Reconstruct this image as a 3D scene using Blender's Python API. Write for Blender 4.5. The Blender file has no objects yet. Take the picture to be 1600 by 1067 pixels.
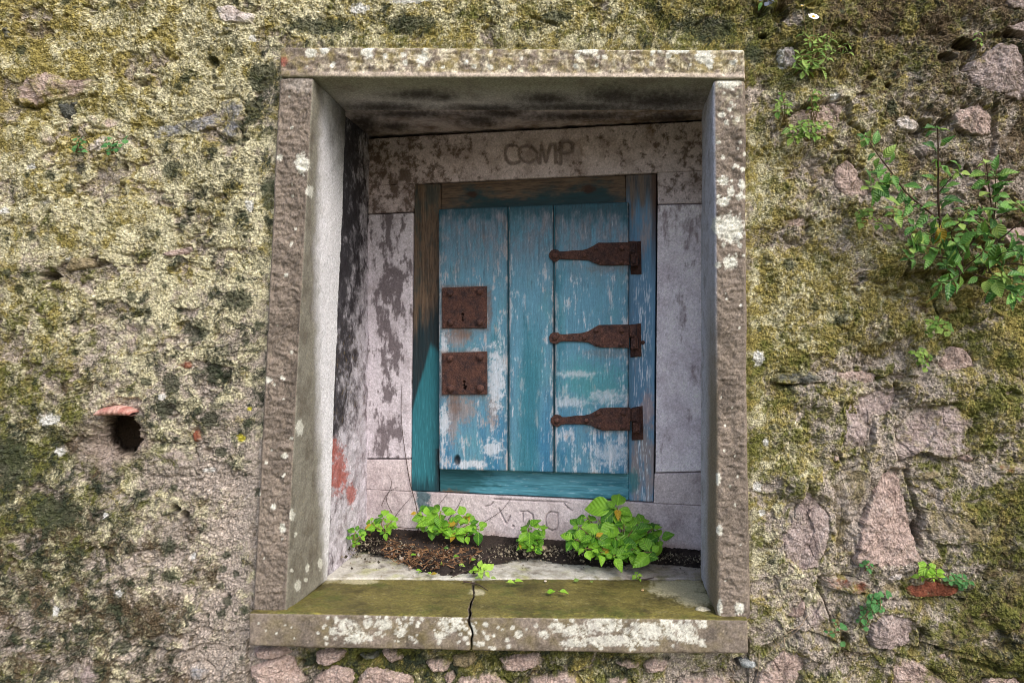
import bpy, math, random
import numpy as np
from mathutils import Vector, Matrix

# ------------------------------------------------------------------ camera, sky, sun
F, PX, PY, DIST, CH = 1100.0, 900.0, 520.0, 1.65, 1.30     # focal length and principal point in photo pixels
scene = bpy.context.scene
col = scene.collection
cam_d = bpy.data.cameras.new("camera"); cam = bpy.data.objects.new("camera", cam_d); col.objects.link(cam)
cam.location = (0, -DIST, CH); cam.rotation_euler = (math.radians(90), 0, 0)
cam_d.sensor_width = 36; cam_d.lens = 36 * F / 1600
cam_d.shift_x = (800 - PX) / 1600; cam_d.shift_y = -(533.5 - PY) / 1600
cam_d.clip_start = .02; cam_d.clip_end = 500
scene.camera = cam
SUN_EL, SUN_AZ = 44, 38          # degrees: height, and how far the sun stands to the right of the camera's back
world = bpy.data.worlds.new("World"); scene.world = world; world.use_nodes = True
nt = world.node_tree
sky = nt.nodes.new("ShaderNodeTexSky"); sky.sky_type = 'NISHITA'; sky.sun_disc = False
sky.sun_elevation = math.radians(SUN_EL); sky.sun_rotation = math.radians(180 - SUN_AZ)
sky.dust_density = 4.0; sky.air_density = 1.0
bg = nt.nodes["Background"]; bg.inputs[1].default_value = 0.15
nt.links.new(sky.outputs[0], bg.inputs[0])
sun_d = bpy.data.lights.new("sun", 'SUN'); sun_d.energy = 1.15; sun_d.angle = math.radians(30); sun_d.color = (1, .97, .92)
sun = bpy.data.objects.new("sun", sun_d); col.objects.link(sun); sun.location = (1, -4, 5)
e, a = math.radians(SUN_EL), math.radians(SUN_AZ)
sdir = Vector((math.sin(a) * math.cos(e), -math.cos(a) * math.cos(e), math.sin(e)))
sun.rotation_euler = sdir.to_track_quat('Z', 'Y').to_euler()
vs = scene.view_settings
vs.view_transform = 'Standard'; vs.look = 'None'; vs.gamma = 1; vs.use_curve_mapping = False
vs.exposure = 0.66
scene.cycles.pixel_filter_type = 'BLACKMAN_HARRIS'; scene.cycles.filter_width = 1.0
random.seed(4)
RNG = np.random.default_rng(7)

# ------------------------------------------------------------------ pixel <-> place
def W(px, py, y):                      # the point at depth y seen at a photo pixel
    s = (y + DIST) / F
    return np.array([(px - PX) * s, y, CH - (py - PY) * s])
BSL, BY0 = .181, .4453                 # the niche's back plane, turned about 10 degrees: y = BY0 - BSL x
def B(px, py, off=0.):                 # point on (or off in front of) the back plane
    t = (DIST + BY0 - off) / (1 + BSL * (px - PX) / F)
    return W(px, py, t - DIST)
def proj(P):
    s = F / (P[:, 1] + DIST)
    return PX + P[:, 0] * s, PY - (P[:, 2] - CH) * s
BN = np.array([-BSL, -1, 0]) / math.hypot(1, BSL)

# ------------------------------------------------------------------ noise
_perm = np.concatenate([RNG.permutation(256)] * 3).astype(np.int32)
_g3 = RNG.normal(size=(256, 3)).astype(np.float32); _g3 /= np.linalg.norm(_g3, axis=1)[:, None]
def pn(P, seed=0):                     # gradient noise, about -1..1; P (N,2) or (N,3)
    P = P + np.float32(seed * 17.31 + .37)
    D = P.shape[1]
    i = np.floor(P).astype(np.int32); f = (P - i).astype(np.float32)
    u = f * f * f * (f * (f * 6 - 15) + 10)
    out = 0
    for c in range(2 ** D):
        o = [(c >> k) & 1 for k in range(D)]
        h = _perm[(i[:, 0] + o[0]) & 255]
        w = u[:, 0] if o[0] else 1 - u[:, 0]
        d = 0
        for k in range(1, D):
            h = _perm[h + ((i[:, k] + o[k]) & 255)]
            w = w * (u[:, k] if o[k] else 1 - u[:, k])
        g = _g3[h]
        for k in range(D):
            d = d + g[:, k] * (f[:, k] - o[k])
        out = out + w * d
    return out * (1.6 if D == 3 else 1.9)
def fbm(P, wl, octv=4, gain=.5, seed=0):
    P = np.asarray(P, np.float32) / np.float32(wl)
    s, a, t = 0, 1., 0.
    for k in range(octv):
        s = s + a * pn(P, seed * 7 + k * 3); t += a * a
        a *= gain; P = P * 2.03
    return s / math.sqrt(t)
def worley(P, wl, seed=0):             # F1 distance (cells) and a random number of the nearest cell; P (N,2)
    Q = np.asarray(P, np.float32) / wl
    i = np.floor(Q).astype(np.int32); f = Q - i
    best = np.full(len(Q), 9., np.float32); rid = np.zeros(len(Q), np.float32)
    for dx in (-1, 0, 1):
        for dy in (-1, 0, 1):
            h = _perm[_perm[(i[:, 0] + dx + seed * 31) & 255] + ((i[:, 1] + dy) & 255)]
            jx = dx + (_g3[h, 0] * .45 + .5) - f[:, 0]; jy = dy + (_g3[h, 1] * .45 + .5) - f[:, 1]
            d = jx * jx + jy * jy
            m = d < best
            best = np.where(m, d, best); rid = np.where(m, h / 255., rid)
    return np.sqrt(best), rid
def ss(a, b, x):
    t = np.clip((x - a) / (b - a), 0, 1); return t * t * (3 - 2 * t)
def S(r, g, b):                        # sRGB bytes -> linear
    c = np.array([r, g, b], np.float32) / 255
    return np.where(c <= .04045, c / 12.92, ((c + .055) / 1.055) ** 2.4).astype(np.float32)
def mix(a, b, t):
    t = np.asarray(t, np.float32)
    return a + (b - a) * (t[:, None] if t.ndim else t)
def rep(c, n): return np.tile(np.asarray(c, np.float32), (n, 1))
def spots(px, py, lst, seed=0, rough=.45, soft=.2):
    m = np.zeros(len(px), np.float32)
    Q = np.stack([px, py], 1)
    n = fbm(Q, 8, 5, .8, seed)
    for (x, y, r) in lst:
        rx, ry = r if isinstance(r, tuple) else (r, r)
        d = np.sqrt(((px - x) / rx) ** 2 + ((py - y) / ry) ** 2) + rough * n
        m = np.maximum(m, 1 - ss(1 - soft, 1 + soft, d))
    return m
def segd(px, py, pts):                 # distance in pixels to a polyline
    d = np.full(len(px), 1e9, np.float32)
    for (x0, y0), (x1, y1) in zip(pts[:-1], pts[1:]):
        vx, vy = x1 - x0, y1 - y0
        t = np.clip(((px - x0) * vx + (py - y0) * vy) / (vx * vx + vy * vy + 1e-9), 0, 1)
        d = np.minimum(d, np.hypot(px - x0 - t * vx, py - y0 - t * vy))
    return d

# ------------------------------------------------------------------ materials
def nodes(name):
    m = bpy.data.materials.new(name); m.use_nodes = True
    return m, m.node_tree, m.node_tree.nodes["Principled BSDF"]
def mat_painted(name, rough=.9, scale=(260, 260, 260), amount=.25, bump=.4, bdist=.0015, bscale=None, metal=0., spec=.3):
    """colour from the surface's own colour layer, broken up by procedural grain and fine relief"""
    m, t, b = nodes(name); N, L = t.nodes.new, t.links.new
    at = N("ShaderNodeAttribute"); at.attribute_name = "Col"
    tc = N("ShaderNodeTexCoord"); mp = N("ShaderNodeMapping"); mp.inputs["Scale"].default_value = scale
    L(tc.outputs["Object"], mp.inputs[0])
    n1 = N("ShaderNodeTexNoise"); n1.inputs["Scale"].default_value = 1; n1.inputs["Detail"].default_value = 4; n1.inputs["Roughness"].default_value = .7
    L(mp.outputs[0], n1.inputs[0])
    mr = N("ShaderNodeMapRange"); mr.inputs[1].default_value = .3; mr.inputs[2].default_value = .7
    mr.inputs[3].default_value = 1 - amount; mr.inputs[4].default_value = 1 + amount
    L(n1.outputs[0], mr.inputs[0])
    vm = N("ShaderNodeVectorMath"); vm.operation = 'SCALE'
    L(at.outputs["Color"], vm.inputs[0]); L(mr.outputs[0], vm.inputs["Scale"])
    L(vm.outputs[0], b.inputs["Base Color"])
    mp2 = N("ShaderNodeMapping"); mp2.inputs["Scale"].default_value = bscale or scale
    L(tc.outputs["Object"], mp2.inputs[0])
    n2 = N("ShaderNodeTexNoise"); n2.inputs["Scale"].default_value = 1; n2.inputs["Detail"].default_value = 5; n2.inputs["Roughness"].default_value = .65
    L(mp2.outputs[0], n2.inputs[0])
    bp = N("ShaderNodeBump"); bp.inputs["Strength"].default_value = bump; bp.inputs["Distance"].default_value = bdist
    L(n2.outputs[0], bp.inputs["Height"]); L(bp.outputs[0], b.inputs["Normal"])
    b.inputs["Roughness"].default_value = rough; b.inputs["Metallic"].default_value = metal
    b.inputs["Specular IOR Level"].default_value = spec
    return m
M = {}
M['wall'] = mat_painted('mossy_lichen_mortar', .95, (190, 190, 190), .5, 1.0, .005, spec=.12)
M['stone'] = mat_painted('weathered_stone', .9, (230, 230, 230), .38, .8, .003, spec=.2)
M['lime'] = mat_painted('pale_dressed_stone', .85, (200, 200, 200), .24, .5, .002, spec=.25)
M['wet'] = mat_painted('damp_mossy_stone', .62, (200, 200, 200), .35, .5, .002, spec=.35)
M['wood_v'] = mat_painted('painted_wood_upright_grain', .62, (420, 420, 24), .13, .6, .0012, (600, 600, 14), spec=.35)
M['wood_h'] = mat_painted('painted_wood_level_grain', .62, (16, 16, 520), .2, .6, .0012, (14, 14, 600), spec=.35)
M['rust'] = mat_painted('rusty_iron', .85, (260, 260, 260), .5, 1.0, .003, metal=.1, spec=.3)
M['soil'] = mat_painted('dark_soil', .95, (500, 500, 500), .5, 1, .002, spec=.1)
def mat_leaf(name, c0, c1, rough=.42):
    m, t, b = nodes(name); N, L = t.nodes.new, t.links.new
    oi = N("ShaderNodeObjectInfo"); tc = N("ShaderNodeTexCoord")
    n = N("ShaderNodeTexNoise"); n.inputs["Scale"].default_value = 3; n.inputs["Detail"].default_value = 5
    L(tc.outputs["Object"], n.inputs[0])
    ad = N("ShaderNodeMath"); ad.operation = 'MULTIPLY_ADD'; ad.inputs[1].default_value = .95
    sb = N("ShaderNodeMath"); sb.operation = 'MULTIPLY_ADD'; sb.inputs[1].default_value = .9; sb.inputs[2].default_value = -.32
    L(n.outputs[0], sb.inputs[0]); L(oi.outputs["Random"], ad.inputs[0]); L(sb.outputs[0], ad.inputs[2])
    mx = N("ShaderNodeMix"); mx.data_type = 'RGBA'
    mx.inputs[6].default_value = (*c0, 1); mx.inputs[7].default_value = (*c1, 1)
    sx = N("ShaderNodeSeparateXYZ"); L(tc.outputs["Object"], sx.inputs[0])
    ab = N("ShaderNodeMath"); ab.operation = 'ABSOLUTE'; L(sx.outputs[0], ab.inputs[0])
    rb = N("ShaderNodeMapRange"); rb.inputs[1].default_value = .03; rb.inputs[2].default_value = .008; L(ab.outputs[0], rb.inputs[0])
    vy = N("ShaderNodeMath"); vy.operation = 'MULTIPLY_ADD'; vy.inputs[1].default_value = -.9; L(ab.outputs[0], vy.inputs[0]); L(sx.outputs[1], vy.inputs[2])
    vs_ = N("ShaderNodeMath"); vs_.operation = 'MULTIPLY'; vs_.inputs[1].default_value = 46; L(vy.outputs[0], vs_.inputs[0])
    vn = N("ShaderNodeMath"); vn.operation = 'SINE'; L(vs_.outputs[0], vn.inputs[0])
    bp = N("ShaderNodeBump"); bp.inputs["Strength"].default_value = .5; bp.inputs["Distance"].default_value = .0012; L(vn.outputs[0], bp.inputs["Height"]); L(bp.outputs[0], b.inputs["Normal"])
    ar = N("ShaderNodeMath"); ar.operation = 'MULTIPLY_ADD'; ar.inputs[1].default_value = .5; L(rb.outputs[0], ar.inputs[0]); L(ad.outputs[0], ar.inputs[2])
    L(ar.outputs[0], mx.inputs[0]); L(mx.outputs[2], b.inputs["Base Color"])
    b.inputs["Roughness"].default_value = rough; b.inputs["Specular IOR Level"].default_value = .4
    tr = N("ShaderNodeBsdfTranslucent"); L(mx.outputs[2], tr.inputs[0])
    ms = N("ShaderNodeMixShader"); ms.inputs[0].default_value = .2
    L(b.outputs[0], ms.inputs[1]); L(tr.outputs[0], ms.inputs[2])
    L(ms.outputs[0], t.nodes["Material Output"].inputs[0])
    return m
M['leaf'] = mat_leaf('fresh_green_leaf', S(40, 102, 18), S(138, 192, 58))
M['leaf_pale'] = mat_leaf('pale_young_leaf', S(116, 170, 36), S(168, 208, 84))
M['leaf_shrub'] = mat_leaf('glossy_shrub_leaf', S(30, 80, 32), S(112, 160, 78), .33)
M['leaf_wall'] = mat_leaf('small_wall_leaf', S(74, 120, 44), S(150, 178, 88))
M['leaf_dull'] = mat_leaf('dull_green_leaf', S(52, 110, 54), S(96, 150, 88))
M['leaf_yellow'] = mat_leaf('yellowed_leaf', S(150, 130, 30), S(190, 160, 50))
M['leaf_dry'] = mat_leaf('dry_brown_leaf', S(120, 84, 54), S(172, 132, 98), .8)
M['leaf_slate'] = mat_leaf('slate_purple_leaf', S(84, 92, 112), S(120, 128, 150))
def mat_plain(name, c, rough=.8, var=.3, scale=300):
    m, t, b = nodes(name); N, L = t.nodes.new, t.links.new
    tc = N("ShaderNodeTexCoord"); n = N("ShaderNodeTexNoise"); n.inputs["Scale"].default_value = scale; n.inputs["Detail"].default_value = 4
    L(tc.outputs["Object"], n.inputs[0])
    mx = N("ShaderNodeMix"); mx.data_type = 'RGBA'
    mx.inputs[6].default_value = (*(c * (1 - var)), 1); mx.inputs[7].default_value = (*np.minimum(c * (1 + var), 1), 1)
    L(n.outputs[0], mx.inputs[0]); L(mx.outputs[2], b.inputs["Base Color"])
    b.inputs["Roughness"].default_value = rough
    return m
M['stem'] = mat_plain('reddish_green_stem', S(112, 96, 60))
M['stem_wood'] = mat_plain('woody_brown_stem', S(74, 56, 44))
M['twig'] = mat_plain('dry_twig', S(70, 56, 52))
M['straw'] = mat_plain('pale_dry_root', S(150, 132, 112))
M['petal'] = mat_plain('white_petal', S(238, 234, 240), .6, .05)
M['yolk'] = mat_plain('yellow_flower_centre', S(224, 182, 40), .7)
M['ground'] = mat_plain('earth_and_grass', S(96, 92, 62), .95, .35, 6)

# ------------------------------------------------------------------ mesh and object helpers
def mesh(name, V, Q, colr=None, smooth=True):
    V = np.asarray(V, np.float32); Q = np.asarray(Q, np.int32)
    me = bpy.data.meshes.new(name)
    k = Q.shape[1]
    me.vertices.add(len(V)); me.vertices.foreach_set("co", V.ravel())
    me.loops.add(Q.size); me.loops.foreach_set("vertex_index", Q.ravel())
    me.polygons.add(len(Q)); me.polygons.foreach_set("loop_start", np.arange(0, Q.size, k, dtype=np.int32))
    me.polygons.foreach_set("use_smooth", np.full(len(Q), smooth))
    if colr is not None:
        at = me.attributes.new("Col", 'FLOAT_COLOR', 'POINT')
        c4 = np.ones((len(V), 4), np.float32); c4[:, :3] = np.clip(colr, .004, .9)
        at.data.foreach_set("color", c4.ravel())
    me.update(calc_edges=True); me.validate()
    return me
def obj(name, me, mat=None, parent=None, **props):
    o = bpy.data.objects.new(name, me); col.objects.link(o)
    if mat is not None and not me.materials: me.materials.append(mat)
    if parent is not None:
        o.parent = parent; o.matrix_parent_inverse = Matrix.Translation(-parent.location)
    for k, v in props.items(): o[k] = v
    return o
def thing(name, loc, label, category, group=None):
    o = bpy.data.objects.new(name, None); col.objects.link(o); o.location = [float(c) for c in loc]; o.empty_display_size = .05
    o["label"] = label; o["category"] = category; o["kind"] = "thing"
    if group: o["group"] = group
    return o
def gridq(nu, nv, base=0):             # quads of an (nu+1)x(nv+1) vertex grid, index = i*(nv+1)+j
    i, j = np.meshgrid(np.arange(nu), np.arange(nv), indexing='ij')
    a = (i * (nv + 1) + j).ravel() + base
    return np.stack([a, a + nv + 1, a + nv + 2, a + 1], 1)
def hexdata(C, res=.003, r=.004, disp=None, colf=None, faces='uUvVw', seed=0, resw=None):
    """a six-sided block: C = front [bottom-left, bottom-right, top-right, top-left] then the same four at the back.
    u = along, v = up, w = inwards. Rounded edges, displaced surface, colour layer."""
    C = np.asarray(C, np.float64).reshape(2, 4, 3)
    cor = {(0, 0): 0, (1, 0): 1, (1, 1): 2, (0, 1): 3}
    Lu = np.mean([np.linalg.norm(C[k][1] - C[k][0]) + np.linalg.norm(C[k][2] - C[k][3]) for k in (0, 1)]) / 2
    Lv = np.mean([np.linalg.norm(C[k][3] - C[k][0]) + np.linalg.norm(C[k][2] - C[k][1]) for k in (0, 1)]) / 2
    Lw = np.mean([np.linalg.norm(C[1][q] - C[0][q]) for q in range(4)])
    Ld = np.array([Lu, Lv, Lw])
    rs = np.array(res if isinstance(res, (tuple, list)) else (res, res, resw or res))  # step along u, v, w
    n = np.maximum(2, np.round(Ld / rs).astype(int))
    st = np.array([(n[1] + 1) * (n[2] + 1), n[2] + 1, 1])
    ids, quads = [], []
    for ch in faces:
        ax = 'uvw'.index(ch.lower()); val = n[ax] if ch.isupper() else 0
        b, c = (ax + 1) % 3, (ax + 2) % 3
        I, J = np.meshgrid(np.arange(n[b] + 1), np.arange(n[c] + 1), indexing='ij')
        gid = val * st[ax] + I * st[b] + J * st[c]
        q = gid.ravel()[gridq(n[b], n[c])]
        quads.append(q[:, ::-1] if ch.isupper() else q)
        ids.append(gid.ravel())
    uid, inv = np.unique(np.concatenate(ids), return_inverse=True)
    look = {}
    Q = np.searchsorted(uid, np.concatenate(quads))
    ijk = np.stack([uid // st[0], (uid % st[0]) // st[1], uid % st[1]], 1)
    p = ijk / n
    q = p * Ld
    rr = np.minimum(r, Ld * .45)
    inner = np.clip(q, rr, Ld - rr)
    d = q - inner
    nl = d / np.maximum(np.linalg.norm(d, axis=1), 1e-9)[:, None]
    q2 = inner + nl * np.minimum(rr.min(), np.linalg.norm(d, axis=1))[:, None]
    p2 = q2 / Ld
    u, v, w = p2[:, 0:1], p2[:, 1:2], p2[:, 2:3]
    P = 0
    for k, ww in ((0, 1 - w), (1, w)):
        P = P + ww * ((1 - u) * (1 - v) * C[k][0] + u * (1 - v) * C[k][1] + u * v * C[k][2] + (1 - u) * v * C[k][3])
    eu = (C[0][1] + C[0][2] + C[1][1] + C[1][2] - C[0][0] - C[0][3] - C[1][0] - C[1][3]); eu /= np.linalg.norm(eu)
    ev = (C[0][2] + C[0][3] - C[0][0] - C[0][1]); ev /= np.linalg.norm(ev)
    ew = (C[1].mean(0) - C[0].mean(0)); ew /= np.linalg.norm(ew)
    nf = np.cross(eu, ev)                 # points out of the front
    nw = nl[:, 0:1] * eu + nl[:, 1:2] * ev - nl[:, 2:3] * nf
    nw /= np.maximum(np.linalg.norm(nw, axis=1), 1e-9)[:, None]
    if disp is not None: P = P + nw * np.asarray(disp(P, nl, p2, Ld))[:, None]
    c = colf(P, nl, p2, Ld) if colf else None
    return P, Q, c
def hexblock(name, C, mat, parent=None, **kw):
    P, Q, c = hexdata(C, **kw)
    return obj(name, mesh(name, P, Q, c), mat, parent)
def joined(name, datas, mat, parent):
    V, Qs, Cs, k = [], [], [], 0
    for P, Q, c in datas:
        V.append(P); Qs.append(Q + k); Cs.append(c); k += len(P)
    return obj(name, mesh(name, np.concatenate(V), np.concatenate(Qs), np.concatenate(Cs)), mat, parent)
def quadB(tl, tr, br, bl, off, thick):     # block corners on the turned back plane
    f = [B(*bl, off), B(*br, off), B(*tr, off), B(*tl, off)]
    return f + [x - BN * thick for x in f]

# ------------------------------------------------------------------ wall colour and relief
PAL = [S(196, 191, 162), S(140, 129, 76), S(96, 98, 50), S(46, 53, 43), S(164, 154, 146), S(86, 74, 58)]
CP = [(60,60,.2,.45,.15,.05,.05,.1),(250,60,.42,.35,.1,.1,.05,.02),(400,60,.4,.25,.1,.2,.1,.02),(150,250,.4,.35,.1,.08,.1,.04),
 (350,300,.35,.2,.1,.25,.15,.02),(60,400,.3,.2,.15,.15,.15,.05),(250,430,.5,.2,.1,.12,.1,.02),(60,550,.15,.2,.3,.1,.15,.1),
 (250,550,.3,.1,.1,.2,.35,.02),(350,600,.3,.12,.05,.35,.25,.02),(80,750,.15,.08,.28,.26,.1,.18),(250,750,.28,.1,.18,.22,.22,.08),
 (380,800,.1,.02,.02,.08,.8,.02),(380,950,.1,.02,.02,.12,.75,.05),(80,950,.15,.06,.18,.26,.16,.24),(250,950,.16,.06,.1,.24,.22,.34),
 (150,1040,.14,.04,.1,.24,.26,.28),(300,870,.22,.13,.08,.14,.22,.26),(600,30,.3,.3,.25,.15,.05,.02),(850,35,.3,.3,.25,.15,.05,.05),
 (1100,40,.15,.3,.3,.2,.02,.08),(1220,60,.08,.2,.3,.2,.06,.25),(1450,60,.06,.2,.25,.15,.06,.45),(1570,100,.04,.08,.12,.25,.2,.5),
 (1200,250,.3,.3,.2,.06,.15,.06),(1350,200,.2,.3,.2,.06,.12,.22),(1550,250,.08,.2,.12,.15,.25,.35),(1220,450,.3,.45,.2,.03,.05,.04),
 (1400,450,.2,.4,.25,.03,.12,.12),(1550,500,.06,.3,.4,.05,.05,.2),(1200,700,.33,.3,.35,.02,.05,.02),(1250,650,.12,.35,.4,.04,.05,.02),
 (1450,600,.1,.3,.3,.05,.25,.05),(1550,700,.06,.3,.45,.1,.06,.1),(1200,900,.45,.25,.2,.03,.14,.02),(1550,850,.06,.2,.35,.2,.06,.2),
 (1350,950,.15,.35,.3,.05,.1,.15),(1550,1000,.05,.15,.4,.2,.06,.25),(1300,1040,.15,.1,.3,.2,.2,.1),(800,1045,.15,.2,.35,.25,.05,.1),
 (550,1045,.08,.2,.4,.3,.05,.1),(1350,650,.08,.15,.2,.03,.6,.1),(1450,670,.06,.1,.15,.08,.65,.1),(1255,840,.08,.14,.1,.04,.6,.12),(1330,820,.08,.12,.14,.04,.6,.14),(1400,830,.06,.08,.1,.04,.7,.1),
 (1310,280,.15,.2,.15,.05,.5,.08),(1500,190,.06,.15,.15,.1,.4,.25),(1390,990,.06,.2,.25,.06,.4,.12),(1230,1045,.1,.12,.2,.12,.5,.1)]
def flake(X):                          # where the skin of the mortar has come away
    n = fbm(X * np.array([.8, 1.2], np.float32), .17, 5, .62, 77)
    return ss(.25, .42, n) + .5 * ss(.95, 1.1, n)
def wall_classes(px, py):
    Wt = np.zeros((len(px), 6), np.float32); tot = np.zeros(len(px), np.float32)
    cx, cy = np.clip(px, 0, 1600), np.clip(py, 0, 1067)
    for c in CP:
        k = np.exp(-((cx - c[0]) ** 2 + (cy - c[1]) ** 2) / (2 * 75. ** 2)).astype(np.float32) + 1e-6
        tot += k
        for q in range(6): Wt[:, q] += k * c[2 + q]
    Wt /= tot[:, None]
    Wt[:, 3] *= 1.12
    X = np.stack([px, py], 1) * .0015
    X = X + .012 * np.stack([fbm(X, .05, 3, .6, 91), fbm(X, .05, 3, .6, 92)], 1)
    sc = np.empty_like(Wt)
    fl = flake(X)
    Wt[:, 4] += .22 * fl; Wt[:, 0] *= 1 - .5 * fl; Wt[:, 5] += .1 * fl
    for q in range(6):
        wl = (.05, .06, .07, .055, .12, .09)[q]
        sc[:, q] = 1.25 * np.log(Wt[:, q] + .004) + 1.9 * fbm(X, wl, 6, .88, 20 + q)
    sc -= sc.max(1)[:, None]
    E = np.exp(sc * 2.6); E /= E.sum(1)[:, None]
    return E
def crumbly(X): return (.42 + .58 * ss(-.5, .45, fbm(X, .2, 4, .6, 78))).astype(np.float32)
GRAIN = np.random.default_rng(99)
def grain(c, a): return c * np.exp(a * GRAIN.normal(size=(len(c), 1))).astype(np.float32)
def wall_colour(px, py, E=None):
    if E is None: E = wall_classes(px, py)
    c = sum(E[:, q:q + 1] * PAL[q] for q in range(6))
    X = np.stack([px, py], 1) * .0015
    ru = crumbly(X)
    g = fbm(X, .012, 3, .95, 50)
    c = c * np.exp(.48 * g * ru)[:, None]
    lum = fbm(X, .16, 2, .5, 55)
    c = c * np.exp(.1 * lum)[:, None]
    sp = ss(.8, 1.4, fbm(X, .008, 2, .8, 57))           # pale grains
    c = mix(c, S(222, 214, 190) + 0 * c, .6 * sp)
    sp = ss(.45, 1.05, fbm(X, .011, 3, .85, 58))           # dark grains
    c = mix(c, S(40, 36, 28) + 0 * c, .85 * sp * ru)
    return grain(c, .22)
def low_relief(x, z):
    X = np.stack([x, z], 1)
    return .013 * fbm(X, .5, 2, .5, 3) + .007 * fbm(X, .13, 3, .55, 4)

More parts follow.
